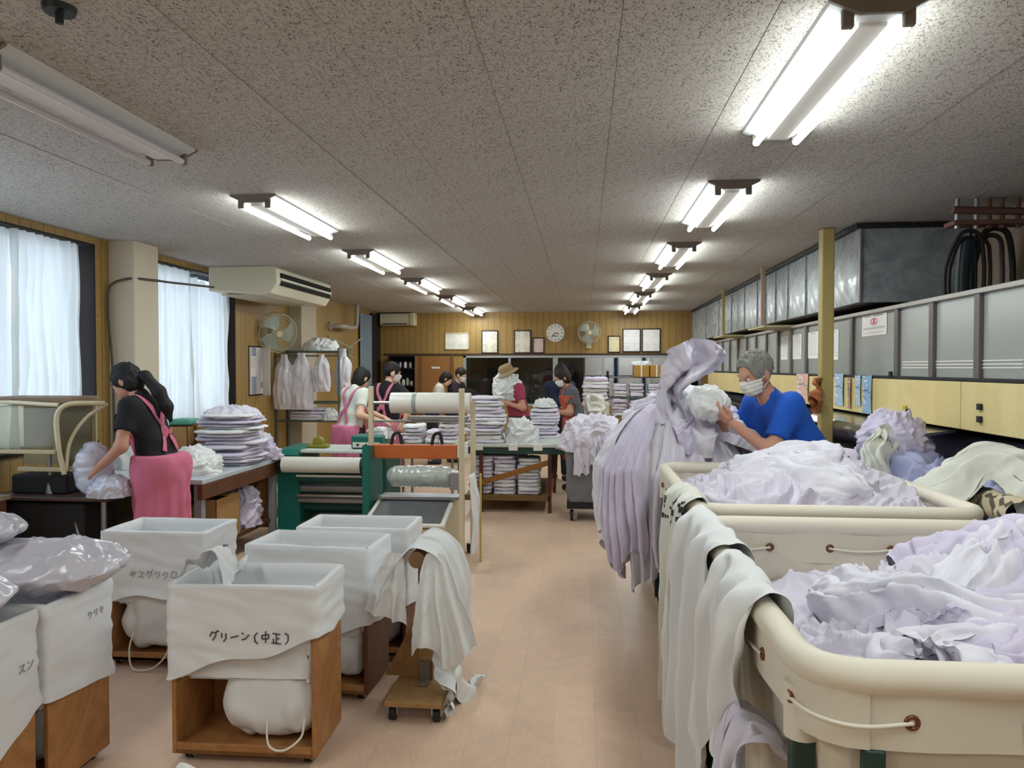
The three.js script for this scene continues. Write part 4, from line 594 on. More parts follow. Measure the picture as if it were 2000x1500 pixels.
// ---------------------------------------------------------------- left side: curtains, air conditioner, fan, bench
const mCurtain = mat('curtain', 0xe8eaea, 0.95, { side: THREE.DoubleSide, transmission: 0.35, thickness: 0 });
function curtain(d0, d1, y0, y1, pl, amp, seed, label, sag = 0, gather = 0, x = -4.27) {
  const g = cloth((u, v) => { const k = u - 0.5, tie = 1 - gather * Math.exp(-(((v - 0.72) / 0.16) ** 2)); const d = (d0 + d1) / 2 + k * (d1 - d0) * tie + 0.05 * v * n3(u * 2, seed, 1); const ph = u * pl * 2 * PI + 1.2 * n3(u * 3, v * 0.9, seed); return V(x + amp * (0.55 + 0.45 * v) * Math.sin(ph) + amp * 0.5 * n3(u * 6, v * 2, seed + 3), lerp(y1 - sag * Math.sin(u * PI * 7) ** 2 * 0.02 - sag * u * 0.16, y0, v) + 0.02 * v * n3(u * 5, seed, 8), d); }, 140, 40, (p) => 0.006 * n3(p.x * 6, p.y * 3, p.z * 7 + seed));
  return solo('curtain', g, mCurtain, label, 'curtain');
}
curtain(5.2, 5.95, 0.98, 2.66, 8, 0.035, 1, 'white curtain hanging beside the dark window jamb of the long window');
curtain(4.4, 5.24, 0.98, 2.66, 8, 0.025, 12, 'white curtain at the near end of the long window behind the hood machine', 0, 0, -4.31);
curtain(7.02, 7.76, 0.98, 2.66, 8, 0.03, 5, 'full-height white curtain next to the cream column');
curtain(7.7, 8.7, 0.98, 2.6, 10, 0.032, 8, 'sagging white curtain glowing below the ceiling air conditioner', 1);
for (const [a, b, n] of [[2.7, 6.0, 0], [7.0, 8.6, 1]]) { const g = thing('curtain_rail', n ? 'curtain rail above the window beside the air conditioner' : 'curtain rail above the long near window', 'curtain rail', [0, 0, 0]); part(g, 'rail', bd(-4.285, -4.26, 2.645, 2.662, a, b, 0.003), mat('railGrey', 0x8d8a84, 0.5)); for (let k = 0; k < 3; k++) part(g, 'bracket', bd(-4.33, -4.26, 2.62, 2.63, lerp(a, b, 0.1 + 0.4 * k), lerp(a, b, 0.1 + 0.4 * k) + 0.02, 0.002), mats.railGrey); }
{
  const g = thing('air_conditioner', 'large cream ceiling air conditioner with black outlet slots', 'air conditioner', [0, 0, 0]), m = mat('acCream', 0xd8d3bd, 0.5);
  part(g, 'casing', extrude([[-4.12, 2.69], [-3.4, 2.69], [-3.36, 2.66], [-3.35, 2.52], [-3.42, 2.41], [-3.55, 2.4], [-4.12, 2.44]], 1.72, 0.012).translate(0, 0, -9.6), m);
  const tilt = [[2.575, 2.625], [2.49, 2.54]]; for (const [a, b] of tilt) part(g, 'outlet_slot', bd(-3.352, -3.325, a, b, 7.95, 9.55, 0.004), mat('slotBlack', 0x050505, 0.9)); part(g, 'louver', bd(-3.352, -3.318, 2.547, 2.565, 7.93, 9.57, 0.004), mat('acLouver', 0xe3e0d2, 0.4));
  part(g, 'intake_grille', bd(-4.05, -3.6, 2.392, 2.404, 8.0, 9.5, 0.004), mat('acGrille', 0xbdb8a4, 0.6));
  solo('refrigerant_pipe', tube([V(-4.08, 2.47, 7.9), V(-4.04, 2.44, 7.4), V(-3.97, 2.4, 6.8), V(-3.93, 2.38, 6.45), V(-4.0, 2.36, 6.19), V(-4.14, 2.3, 6.17), V(-4.165, 2.1, 6.17), V(-4.13, 1.6, 6.17), V(-4.12, 0.9, 6.17)], 0.011, 90, 8), mat('pipeDark', 0x4d4840, 0.6), 'thin dark pipe running from the air conditioner round the cream column', 'pipe');
  const b = thing('air_conditioner', 'small cream wall air conditioner in the back corner', 'air conditioner', [0, 0, 0]); part(b, 'casing', bd(-4.12, -3.42, 2.44, 2.68, 14.72, 14.98, 0.03), m); part(b, 'side_cap', bd(-3.5, -3.4, 2.43, 2.69, 14.7, 14.98, 0.02), mat('acCap', 0xcfc79f, 0.5)); part(b, 'outlet_slot', bd(-4.05, -3.55, 2.455, 2.475, 14.71, 14.725, 0.002), mGap);
}
function wallFan(name, pos, turn, tilt, R, label, yaw = 0) {
  const g = thing(name, label, 'fan', pos, turn), m = mat('fanCream', 0xc9c2a2, 0.5), wire = mat('fanWire', 0xb9b49a, 0.45);
  part(g, 'wall_bracket', [bx(-0.05, 0.05, -0.32, -0.1, 0, 0.04, 0.01), bx(-0.03, 0.03, -0.2, -0.1, 0.02, 0.12, 0.01)], m);
  const h = new THREE.Group(); h.name = 'fan_head'; h.position.set(0, 0, 0.14); h.rotation.set(tilt, yaw, 0); g.add(h);
  part(h, 'motor', rod(new THREE.Vector3(0, 0, -0.08), new THREE.Vector3(0, 0, 0.06), 0.075, 0.06, 18), m);
  const ring = []; for (const z of [0.02, 0.13]) ring.push(new THREE.TorusGeometry(R * (z > 0.1 ? 0.97 : 1), 0.006, 6, 40).translate(0, 0, z)); for (let k = 0; k < 36; k++) { const a = k / 36 * 2 * PI, c = Math.cos(a), s = Math.sin(a); ring.push(tube([new THREE.Vector3(c * 0.04, s * 0.04, 0.17), new THREE.Vector3(c * R * 0.6, s * R * 0.6, 0.165), new THREE.Vector3(c * R, s * R, 0.1), new THREE.Vector3(c * R, s * R, 0.02), new THREE.Vector3(c * R * 0.5, s * R * 0.5, -0.02)], 0.0022, 14, 4)); } for (const q of [0.35, 0.65, 0.85]) ring.push(new THREE.TorusGeometry(R * q, 0.002, 4, 40).translate(0, 0, 0.168 - q * q * 0.03));
  part(h, 'guard', ring, wire); part(h, 'hub_cap', rod(new THREE.Vector3(0, 0, 0.165), new THREE.Vector3(0, 0, 0.18), 0.045, 0.04, 20), m);
  for (let k = 0; k < 3; k++) { const b = part(h, 'blade', cloth((u, v) => { const r = 0.05 + u * (R * 0.85 - 0.05), a = (v - 0.5) * 1.3 + 0.3 * u; return new THREE.Vector3(Math.cos(a) * r, Math.sin(a) * r, 0.09 + (v - 0.5) * 0.05); }, 10, 10), mat('fanBlade', 0xa9b7b0, 0.3, { side: THREE.DoubleSide })); b.rotation.z = k * 2 * PI / 3; }
  return g;
}
wallFan('wall_fan', [X0 + 0.002, 2.06, -9.45], PI / 2, 0.35, 0.26, 'cream wall fan with wire guard on the left wall above the poster', -0.75);
wallFan('wall_fan', [0.1, 2.28, -BACK + 0.002], 0, 0.05, 0.22, 'pale wall fan on the back wall beside the round clock', 0.1);
{ // poster and calendar sheets on the left wall
  const t = canvasTex(256, 512, (c, w, h) => { c.fillStyle = '#dcd8d4'; c.fillRect(0, 0, w, h); c.fillStyle = '#8f95a4'; c.fillRect(20, 60, 90, 300); c.fillStyle = '#b9a8a8'; for (let j = 0; j < 8; j++) c.fillRect(24, 380 + j * 14, 200, 5); c.fillStyle = '#5d7a5a'; c.fillRect(150, 120, 40, 60); });
  const g = thing('wall_calendar', 'hanging paper calendar with a slanted white sheet on the left wall', 'calendar', [X0, 0, -9.2]);
  part(g, 'sheet', bx(0.002, 0.02, 1.24, 1.84, -0.2, 0.2, 0.002), new THREE.MeshStandardMaterial({ map: repeatTex(t, 2.5, 1.6), roughness: 0.7 })); const s = part(g, 'loose_sheet', bx(-0.002, 0.002, -0.31, 0.31, -0.1, 0.1, 0), mat('paperLoose', 0xeeece6, 0.7)); s.position.set(0.11, 1.53, -0.06); s.rotation.set(-0.12, 0.9, 0.06); part(g, 'backing', bx(0, 0.004, 1.22, 1.86, -0.22, 0.22, 0.001), mBlack);
}
// storage rack with white garment bags
{
  const g = thing('storage_rack', 'wire storage rack hung with white garment bags beside the rear column', 'rack', [-3.74, 0, -9.98]), W = 0.44, Dp = 0.2;
  for (const sx of [-1, 1]) for (const sz of [-1, 1]) part(g, 'post', rod(new THREE.Vector3(sx * W, 0, sz * Dp), new THREE.Vector3(sx * W, 1.85, sz * Dp), 0.014, 0.014, 10), mat('rackSteel', 0x5d6a68, 0.4, { metalness: 0.6 }));
  for (const y of [0.3, 0.85, 1.1, 1.8]) { const s = [bx(-W, W, y - 0.012, y + 0.012, Dp - 0.008, Dp + 0.008), bx(-W, W, y - 0.012, y + 0.012, -Dp - 0.008, -Dp + 0.008)]; for (let k = 0; k <= 16; k++) s.push(bx(-W + k * W / 8 - 0.003, -W + k * W / 8 + 0.003, y, y + 0.006, -Dp, Dp, 0)); part(g, 'wire_shelf', s, mats.rackSteel); }
  part(g, 'hang_rail', rod(new THREE.Vector3(-W, 1.74, Dp + 0.06), new THREE.Vector3(W, 1.74, Dp + 0.06), 0.01, 0.01, 8), mats.rackSteel);
  const bag = (x, w, y0, y1, z, seed, l) => { const o = solo('garment_bag', cloth((u, v) => { const t = u * 2 * PI, k = lerp(0.35, 1, sm(0, 0.35, v)) * (1 + 0.15 * v); return new THREE.Vector3(x + Math.cos(t) * w / 2 * k, lerp(y1, y0, v), z + Math.sin(t) * 0.085 * k * Math.sin(clamp(v, 0.05, 0.97) * PI) ** 0.3); }, 50, 40, (p) => 0.03 * (Math.abs(n3(p.x * 9 + seed, p.y * 2.5, p.z * 9)) - 0.3), true), mat('bagWhite', 0xd9d6de, 0.5, { clearcoat: 0.3, side: THREE.DoubleSide }), l, 'garment bag'); return o; };
  bag(-4.02, 0.27, 1.02, 1.76, -9.68, 3, 'white garment bag with a pinkish lower end at the rack post'); bag(-3.78, 0.28, 1.02, 1.78, -9.67, 7, 'white garment bag hanging at the middle of the wire rack'); bag(-3.5, 0.2, 1.26, 1.76, -9.68, 11, 'short white bag hanging at the rack edge nearest the aproned women'); bag(-3.3, 0.2, 1.2, 1.84, -9.95, 16, 'long pale bag hanging off the end of the wire rack');
  mound('linen_pile', -3.62, 1.81, 9.98, 0.26, 0.17, 0.18, 0.05, 2.6, 18, mLinenW, 'white bundle lying on top of the wire rack'); foldStack(-3.78, 9.95, 0.865, 0.5, 0.3, 4, 0.04, 31, 'grey-white folded linen on the wire rack shelf', 'folded linen on the wire rack'); mound('linen_pile', -3.45, 0.86, 9.9, 0.12, 0.16, 0.14, 0.05, 3, 22, mLinenW, 'small white bundle on the wire rack shelf');
}
// drain pipe and bent lamp arm near the rear window
{ const g = thing('wall_pipe', 'grey elbow pipe coming out of the left wall near the back', 'pipe', [0, 0, 0]); part(g, 'pipe', tube([V(-4.0, 2.69, 12.85), V(-4.0, 2.45, 12.84), V(-4.0, 2.32, 12.8), V(-4.0, 2.27, 12.5), V(-4.0, 2.27, 12.0), V(-4.18, 2.27, 11.95)], 0.04, 50, 12), mat('pipeGrey', 0xa8a498, 0.5)); part(g, 'flange', rod(V(-4.2, 2.27, 11.95), V(-4.15, 2.27, 11.95), 0.07, 0.07, 16), mats.pipeGrey);
  const a = thing('drying_arm', 'folding wire drying arm under the elbow pipe', 'drying arm', [0, 0, 0]); part(a, 'arm', [rod(V(-4.19, 2.1, 11.9), V(-3.9, 1.9, 12.3), 0.012), rod(V(-4.19, 1.78, 12.3), V(-3.9, 2.1, 12.8), 0.012), rod(V(-4.19, 1.95, 12.0), V(-3.95, 1.75, 12.5), 0.01)], mats.pipeGrey);
}
solo('curtain', cloth((u, v) => V(-4.16 + 0.03 * Math.sin(u * 30), lerp(2.6, 0.9, v), lerp(13.55, 14.3, u)), 60, 10), mat('curtainGrey', 0x7f8e98, 0.9, { side: THREE.DoubleSide }), 'grey-blue curtain in the back left corner', 'curtain');
struct('trim_2', bd(X0, X0 + 0.04, 0, 2.66, 14.32, 14.95), mDarkWood);
// workbench with piles
{
  const g = thing('work_bench', 'long workbench with a pale grey top below the window', 'bench', [-3.48, 0, -6.0]); part(g, 'bench_top', bx(-0.68, 0.68, 0.715, 0.75, -0.62, 0.78, 0.005), mat('benchPale', 0xbfc6cc, 0.4)); part(g, 'edge_board', bx(0.64, 0.68, 0.6, 0.715, -0.62, 0.78), mBoxDark); for (const sx of [-1, 1]) for (const z of [-0.57, 0.73]) part(g, 'leg', bx(sx * 0.63 - 0.03, sx * 0.63 + 0.03, 0, 0.715, z - 0.03, z + 0.03), mat('legGrey', 0x8c8f92, 0.5)); part(g, 'end_panel', bx(-0.6, 0.6, 0.1, 0.7, -0.62, -0.6), mBoxWood); part(g, 'lower_shelf', bx(-0.62, 0.62, 0.16, 0.2, -0.6, 0.74), mBoxDark);
  foldStack(-3.02, 6.15, 0.752, 0.46, 0.42, 15, 0.029, 61, 'white linen in the broad rounded pile on the pale workbench', 'broad pile on the workbench', 0.04, 0.25, 0.3); mound('linen_pile', -3.02, 1.15, 6.15, 0.24, 0.1, 0.2, 0.04, 2.6, 33, mLinen, 'rounded white linen on top of the broad workbench pile');
  mound('linen_pile', -3.08, 0.75, 5.55, 0.24, 0.2, 0.2, 0.08, 2, 36, mLinenW, 'loose white linen on the workbench behind the woman with a ponytail'); mound('linen_pile', -2.86, 0.75, 6.5, 0.14, 0.14, 0.1, 0.06, 2.4, 39, mLinenP, 'small lavender linen heap at the workbench corner by the green machine');
  const carton = (x0, x1, y0, y1, d0, d1, l) => { const c = thing('cardboard_box', l, 'cardboard box', [(x0 + x1) / 2, y0, -(d0 + d1) / 2]); const w = (x1 - x0) / 2, h = y1 - y0, q = (d1 - d0) / 2; part(c, 'wall', bx(-w, w, 0, h, q - 0.006, q, 0.001), mCard); part(c, 'wall', bx(-w, w, 0, h, -q, -q + 0.006, 0.001), mCard); part(c, 'wall', bx(-w, -w + 0.006, 0, h, -q, q, 0.001), mCard); part(c, 'wall', bx(w - 0.006, w, 0, h, -q, q, 0.001), mCard); part(c, 'base', bx(-w, w, 0, 0.006, -q, q, 0.001), mCard); part(c, 'flap', [bx(-w, w, 0, 0.004, -0.08, 0.08, 0)], mCard).position.set(0, h, -q * 0.4); return c; };
  carton(-3.72, -3.46, 0.752, 1.06, 6.2, 6.55, 'plain cardboard box on the workbench beside the window'); carton(-3.44, -3.28, 0.752, 1.1, 6.3, 6.58, 'narrow cardboard box on the workbench behind the broad pile');
  const lab = carton(-3.25, -3.0, 0.202, 0.52, 5.45, 5.8, 'labelled cardboard box on the shelf under the workbench'); part(lab, 'label_sheet', bx(-0.1, 0.06, 0.15, 0.22, 0.176, 0.178, 0), mats.paper); carton(-2.98, -2.84, 0.202, 0.55, 5.5, 5.9, 'slim cardboard box under the workbench beside the lavender bundle');
  mound('linen_pile', -2.98, 0.2, 6.25, 0.15, 0.34, 0.2, 0.07, 2.6, 47, mLinenP, 'lavender-white bundle on the shelf under the workbench');
  mound('linen_pile', -3.7, 0.752, 5.9, 0.18, 0.3, 0.25, 0.06, 2, 52, mLinenW, 'white linen banked against the window behind the cardboard boxes');
  solo('green_packet', bx(-3.7, -3.5, 1.062, 1.12, -6.5, -6.3, 0.02), mat('packetGreen', 0x57a58e, 0.5), 'green packet on top of the plain cardboard box', 'packet');
  const p = thing('low_platform', 'low brown platform on the floor behind the workbench', 'platform', [-3.7, 0, -7.5]); for (let k = 0; k < 5; k++) part(p, 'plank', bx(-0.46 + k * 0.195, -0.275 + k * 0.195, 0.1, 0.13, -0.75, 0.7), mBoxWood); part(p, 'plinth', bx(-0.44, 0.49, 0, 0.1, -0.73, 0.68), mBoxDark);
  foldStack(-3.5, 7.5, 0.131, 0.36, 0.34, 12, 0.045, 71, 'folded linen in the stack on the low brown platform', 'stack on the low platform', 0.02); mound('linen_pile', -3.5, 0.7, 7.5, 0.24, 0.22, 0.22, 0.07, 2.2, 57, mLinen, 'white linen mounded on the low platform stack');
}
// bagging machine with a clear hood, and the cabinet next to it
{
  const g = thing('bagging_machine', 'bagging machine with a cream-framed clear hood over a dark base', 'machine', [-3.66, 0, -4.86]), tan = mat('hoodTan', 0xbcae86, 0.5), fr = mat('hoodCream', 0xd9cfae, 0.45), acr = mat('acrylic', 0xb9b396, 0.1, { transmission: 0.85, thickness: 0, ior: 1.4 });
  const A = (x, y, z) => new THREE.Vector3(x, y, z);
  part(g, 'base', bx(-0.34, 0.3, 0.02, 0.66, -0.2, 0.16, 0.015), mGap); part(g, 'work_plate', bx(-0.4, 0.5, 0.68, 0.705, -0.24, 0.2, 0.006), mat('plateBrown', 0x4d3a30, 0.5)); part(g, 'leg', rod(A(0.44, 0, 0.16), A(0.44, 0.68, 0.16), 0.018), mSteel); part(g, 'leg', rod(A(0.2, 0.65, 0.14), A(0.34, 0.1, 0.18), 0.012), mSteel); part(g, 'leg', rod(A(0.44, 0, -0.2), A(0.44, 0.68, -0.2), 0.018), mSteel);
  part(g, 'hood_roof', bx(-0.4, 0.2, 1.33, 1.38, -0.16, 0.12, 0.01), mat('roofBrown', 0x8a7258, 0.6)); part(g, 'back_board', bx(-0.4, 0.16, 0.88, 1.33, -0.19, -0.17, 0.004), tan);
  part(g, 'hood_pane', cloth((u, v) => A(lerp(-0.38, 0.13, u), v < 0.25 ? 1.325 - 0.02 * v : lerp(1.32, 1.02, (v - 0.25) / 0.75), v < 0.25 ? lerp(-0.1, 0.19, v * 4) : 0.19 + 0.03 * Math.sin((v - 0.25) * 2)), 8, 16), acr);
  part(g, 'side_pane', extrude([[-0.16, 0.9], [0.14, 0.9], [0.19, 1.05], [0.17, 1.31], [-0.16, 1.31]], 0.004).rotateY(-PI / 2).translate(0.14, 0, 0), acr);
  part(g, 'hood_frame', [tube([A(0.16, 0.86, 0.16), A(0.15, 1.05, 0.2), A(0.15, 1.28, 0.2), A(0.2, 1.33, 0.18), A(0.36, 1.335, 0.02)], 0.016, 50, 10), tube([A(0.165, 0.88, 0.15), A(0.19, 1.08, 0.14), A(0.27, 1.24, 0.08), A(0.37, 1.33, 0.0)], 0.012, 40, 8), tube([A(-0.4, 1.02, 0.2), A(-0.4, 1.28, 0.2), A(-0.36, 1.33, 0.18), A(0.15, 1.33, 0.19)], 0.014, 60, 8)], fr); part(g, 'lower_rail', bx(-0.4, 0.14, 1.0, 1.03, 0.19, 0.225, 0.006), tan); part(g, 'lower_rail', bx(-0.2, 0.16, 0.87, 0.9, 0.1, 0.14, 0.006), tan); part(g, 'spindle', [rod(A(-0.02, 0.72, 0.06), A(-0.02, 1.0, 0.06), 0.012), rod(A(-0.02, 0.71, 0.06), A(-0.02, 0.8, 0.06), 0.03, 0.018)], mSteel); part(g, 'head', [bx(-0.3, 0.12, 0.705, 0.84, -0.12, 0.08, 0.02)], mGap);
  const bags = mat('bagFilm', 0xd3d6e4, 0.35, { clearcoat: 0.4 });
  const q = cloth((u, v) => { const t = u * 2 * PI, k = Math.sin(v * PI) ** 0.4; return V(-3.36 + 0.12 * Math.cos(t) * k, 0.71 + 0.36 * v, 4.8 + 0.12 * Math.sin(t) * k); }, 50, 40, (p) => 0.035 * crumple(p.x, p.y, p.z, 1.8), true); solo('film_packet', q, bags, 'translucent film packet being filled under the clear hood', 'film packet'); mound('film_packet', -3.2, 0.706, 4.74, 0.14, 0.14, 0.12, 0.04, 3, 63, bags, 'small translucent film packet in the ponytailed woman’s hands', 'film packet');
  const c = thing('wooden_cabinet', 'brown wooden cabinet beside the bagging machine', 'cabinet', [-4.0, 0, -4.3]); part(c, 'body', bx(-0.18, 0.16, 0.03, 0.7, -0.3, 0.3, 0.004), mBoxDark); part(c, 'cabinet_top', bx(-0.2, 0.18, 0.7, 0.73, -0.32, 0.32, 0.004), mat('cabTop', 0xa09078, 0.5)); part(c, 'door', bx(-0.16, 0.14, 0.06, 0.67, 0.3, 0.315, 0.004), mBoxWood); part(c, 'plinth', bx(-0.17, 0.15, 0, 0.03, -0.29, 0.28), mGap);
  sack(V(-3.98, 0.83, 4.3), 0.2, 0.09, 0.16, 0.3, 0.0, 70, 'small plastic sack of linen on the brown cabinet');
}
// ---------------------------------------------------------------- back wall furniture
{
  const D = BACK, cert = (x0, x1, y0, y1, frame, paper, l, cat = 'certificate') => { const g = thing('framed_certificate', l, cat, [0, 0, 0]); if (frame) part(g, 'frame', [bd(x0, x1, y0, y0 + 0.022, D - 0.028, D - 0.001), bd(x0, x1, y1 - 0.022, y1, D - 0.028, D - 0.001), bd(x0, x0 + 0.022, y0, y1, D - 0.028, D - 0.001), bd(x1 - 0.022, x1, y0, y1, D - 0.028, D - 0.001)], frame); part(g, 'sheet', bd(x0 + 0.018, x1 - 0.018, y0 + 0.018, y1 - 0.018, D - 0.018, D - 0.002, 0), paper); return g; };
  const page = (bg, ink, vertical, seed) => new THREE.MeshStandardMaterial({ roughness: 0.6, map: repeatTex(canvasTex(192, 256, (c, w, h) => { c.fillStyle = bg; c.fillRect(0, 0, w, h); const r = rng(seed); c.fillStyle = ink; for (let j = 0; j < 11; j++) for (let k = 0; k < 13; k++) if (r() < 0.66) vertical ? c.fillRect(20 + j * 14, 24 + k * 16, 6, 11) : c.fillRect(20 + k * 12, 28 + j * 18, 10, 5); }), 2.4, 2.1) });
  const fB = mat('frameBlack', 0x241a14, 0.4);
  cert(-2.82, -2.33, 1.95, 2.29, mat('frameCream', 0xcfc7ae, 0.5), page('#e8e6dc', '#a9a89c', false, 1), 'wide white framed notice on the back wall above the door'); cert(-2.07, -1.73, 1.87, 2.34, fB, page('#eae6d6', '#9c9a98', true, 2), 'tall dark-framed certificate next to the wide white notice'); cert(-1.41, -1.06, 1.87, 2.34, fB, page('#ebe7d8', '#8f8d92', true, 3), 'tall dark-framed certificate beside the small pinkish one'); cert(-1.03, -0.79, 1.87, 2.19, fB, page('#dcc6c0', '#b29a98', true, 4), 'small dark-framed pinkish certificate next to the clock'); cert(0.48, 0.73, 1.88, 2.22, fB, page('#e6d9ae', '#a89a78', false, 5), 'small dark-framed yellowish certificate beside the back wall fan'); cert(0.77, 1.13, 1.89, 2.36, fB, page('#ece9ea', '#b6b2ba', false, 6), 'dark-framed white certificate between the yellowish one and its twin'); cert(1.15, 1.52, 1.89, 2.36, fB, page('#eeebe8', '#c9c6c4', false, 7), 'faded dark-framed certificate at the end of the back wall row');
  const g = thing('wall_clock', 'round white wall clock on the ochre back wall', 'clock', [-0.57, 2.28, -D + 0.002]); part(g, 'case', rod(new THREE.Vector3(0, 0, 0), new THREE.Vector3(0, 0, 0.04), 0.19, 0.185, 40), mat('clockCase', 0xc9c9c2, 0.4)); const f = part(g, 'dial', rod(new THREE.Vector3(0, 0, 0.035), new THREE.Vector3(0, 0, 0.042), 0.168, 0.168, 40), mats.paper); for (let k = 0; k < 12; k++) { const a = k * PI / 6, m = part(f, 'hour_mark', bx(-0.006, 0.006, -0.016, 0.016, 0, 0.003, 0), mBlack); m.position.set(Math.sin(a) * 0.14, Math.cos(a) * 0.14, 0.042); m.rotation.z = -a; } for (const [a, l] of [[1.9, 0.08], [-2.4, 0.12]]) { const h = part(g, 'hand', bx(-0.006, 0.006, -0.01, l, 0, 0.003, 0), mBlack); h.position.set(0, 0, 0.046); h.rotation.z = -a; } part(f, 'maker_mark', bx(-0.05, 0.05, -0.075, -0.055, 0.042, 0.044, 0), mat('clockBlue', 0x39506e, 0.5));
  const s = thing('wall_shelf', 'dark open shelf with small jars in the back left corner', 'shelf', [-3.64, 0, -14.8]); part(s, 'side_panel', bx(-0.28, -0.26, 0.9, 1.82, -0.17, 0.15), mDarkWood); part(s, 'side_panel', bx(0.26, 0.28, 0.9, 1.82, -0.17, 0.15), mats.doorFrame); part(s, 'back_panel', bx(-0.26, 0.26, 0.9, 1.82, -0.18, -0.17), mGap); for (const y of [0.9, 1.2, 1.55, 1.8]) part(s, 'board', bx(-0.26, 0.26, y, y + 0.02, -0.17, 0.15), mDarkWood); for (const z of [0.95]) part(s, 'foot_panel', bx(-0.28, 0.28, 0, 0.9, -0.17, 0.14), mBoxDark);
  const r = rng(12); for (const [y, n] of [[1.22, 5], [1.57, 4], [0.92, 4]]) for (let k = 0; k < n; k++) { const h = 0.08 + 0.08 * r(), x = -3.64 - 0.2 + k * 0.42 / n + 0.04; const j = solo('jar', new THREE.LatheGeometry([[0, 0], [0.03, 0], [0.033, 0.01], [0.033, h * 0.75], [0.022, h * 0.85], [0.022, h], [0, h]].map(q => new THREE.Vector2(...q)), 14), [mats.acCream, mSteel, mats.signWhite, mats.fanBlade][k % 4], y > 1.5 ? 'small container on the top board of the dark corner shelf' : y > 1.1 ? 'small pale jar on the middle board of the dark corner shelf' : 'small jar on the lowest board of the dark corner shelf', 'jar', `jars at ${y}`.replace('1.22', 'the middle board').replace('1.57', 'the top board').replace('0.92', 'the lowest board')); j.position.set(x, y, -14.74); }
  // linen racks along the back
  const rk = (x0, x1, label, ys) => { const g = thing('linen_rack', label, 'rack', [(x0 + x1) / 2, 0, -13.2]), w = (x1 - x0) / 2; for (const sx of [-1, 1]) for (const sz of [-0.25, 0.25]) part(g, 'post', bx(sx * w - 0.015, sx * w + 0.015, 0, 1.52, sz - 0.015, sz + 0.015), mIron); for (const y of ys) part(g, 'shelf', bx(-w, w, y - 0.02, y, -0.25, 0.25), mPostGrey); return g; };
  rk(0.42, 1.72, 'metal rack of stacked linen before the back window', [0.3, 0.75, 1.08, 1.42]); const L = 'linen on the rack before the back window';
  [0.62, 0.92, 1.22, 1.52].forEach((x, i) => { foldStack(x, 13.1, 0.752, 0.27, 0.34, 5, 0.055, 80 + i, `folded linen on the lower board of the back rack, ${['beside the tall column of bundles', 'second stack', 'third stack', 'stack nearest the ironer'][i]}`, `back rack lower ${'abcd'[i]}`.replace(/ .$/, ' board ' + ['one', 'two', 'three', 'four'][i])); foldStack(x, 13.1, 1.082, 0.26, 0.32, 4, 0.06, 90 + i, `folded linen on the middle board of the back rack, ${['beside the tall column of bundles', 'second stack', 'third stack', 'stack nearest the ironer'][i]}`, `back rack middle board ${['one', 'two', 'three', 'four'][i]}`); });
  [[0.86, 1.12], [1.14, 1.36]].forEach(([a, b], i) => { const c = thing('yellow_carton', i ? 'ochre carton beside its twin on top of the back rack' : 'ochre carton with a pale strap on top of the back rack', 'carton', [(a + b) / 2, 1.422, -13.1]); part(c, 'body', bx(-(b - a) / 2, (b - a) / 2, 0, 0.2, -0.17, 0.17), mat('cartonOchre', 0xb0873e, 0.7)); part(c, 'strap', bx(-0.012, 0.012, -0.0, 0.203, -0.172, 0.173), mats.paper); });
  mound('linen_pile', 1.0, 1.622, 13.1, 0.2, 0.07, 0.14, 0.03, 4, 71, mLinenW, 'white linen on the ochre cartons'); foldStack(1.54, 13.1, 1.425, 0.28, 0.3, 4, 0.05, 101, 'folded linen on the top board of the back rack beside the cartons', 'back rack top board');
  const tr = thing('bundle_trolley', 'cream trolley column of tied bundles before the back rack', 'trolley', [0.2, 0, -12.4]); part(tr, 'body', bx(-0.22, 0.22, 0.12, 1.0, -0.22, 0.22, 0.02), mats.acCream); for (const sx of [-1, 1]) for (const sz of [-1, 1]) caster(tr, sx * 0.18, sz * 0.18, 0.05); foldStack(0.2, 12.4, 1.002, 0.42, 0.4, 7, 0.06, 105, 'linen bundle stacked on the cream trolley', 'bundles on the cream trolley');
  mound('linen_pile', 0.12, 0.62, 9.9, 0.2, 0.6, 0.2, 0.09, 1.8, 77, mLinenC, 'tall pale linen heap behind the woman in grey'); const st = thing('stool', 'low dark stool under the tall pale linen heap', 'stool', [0.12, 0, -9.9]); part(st, 'seat', bx(-0.2, 0.2, 0.58, 0.62, -0.2, 0.2, 0.01), mDarkWood); for (const sx of [-1, 1]) for (const sz of [-1, 1]) part(st, 'leg', bx(sx * 0.17 - 0.02, sx * 0.17 + 0.02, 0, 0.58, sz * 0.17 - 0.02, sz * 0.17 + 0.02), mDarkWood);
  // room beyond the window: cabinets under a lamp
  const mb = mat('cabinetBlue', 0x9fb9c4, 0.6); [[0.0, 0.7], [0.78, 1.35], [1.42, 2.0]].forEach(([a, b], i) => { const c = thing('steel_cabinet', ['pale blue cabinet behind the back window glass beside the dark pane', 'pale blue cabinet between two others behind the back window', 'pale blue cabinet behind the back window near the ironer'][i], 'cabinet', [(a + b) / 2, 0, -17.6]); part(c, 'body', bx(-(b - a) / 2, (b - a) / 2, 0, 2.0, -0.3, 0.3, 0.01), mb); for (const y of [0.4, 0.9, 1.4]) part(c, 'drawer', bx(-(b - a) / 2 + 0.03, (b - a) / 2 - 0.03, y, y + 0.44, 0.3, 0.32, 0.006), mWhitePaint); });
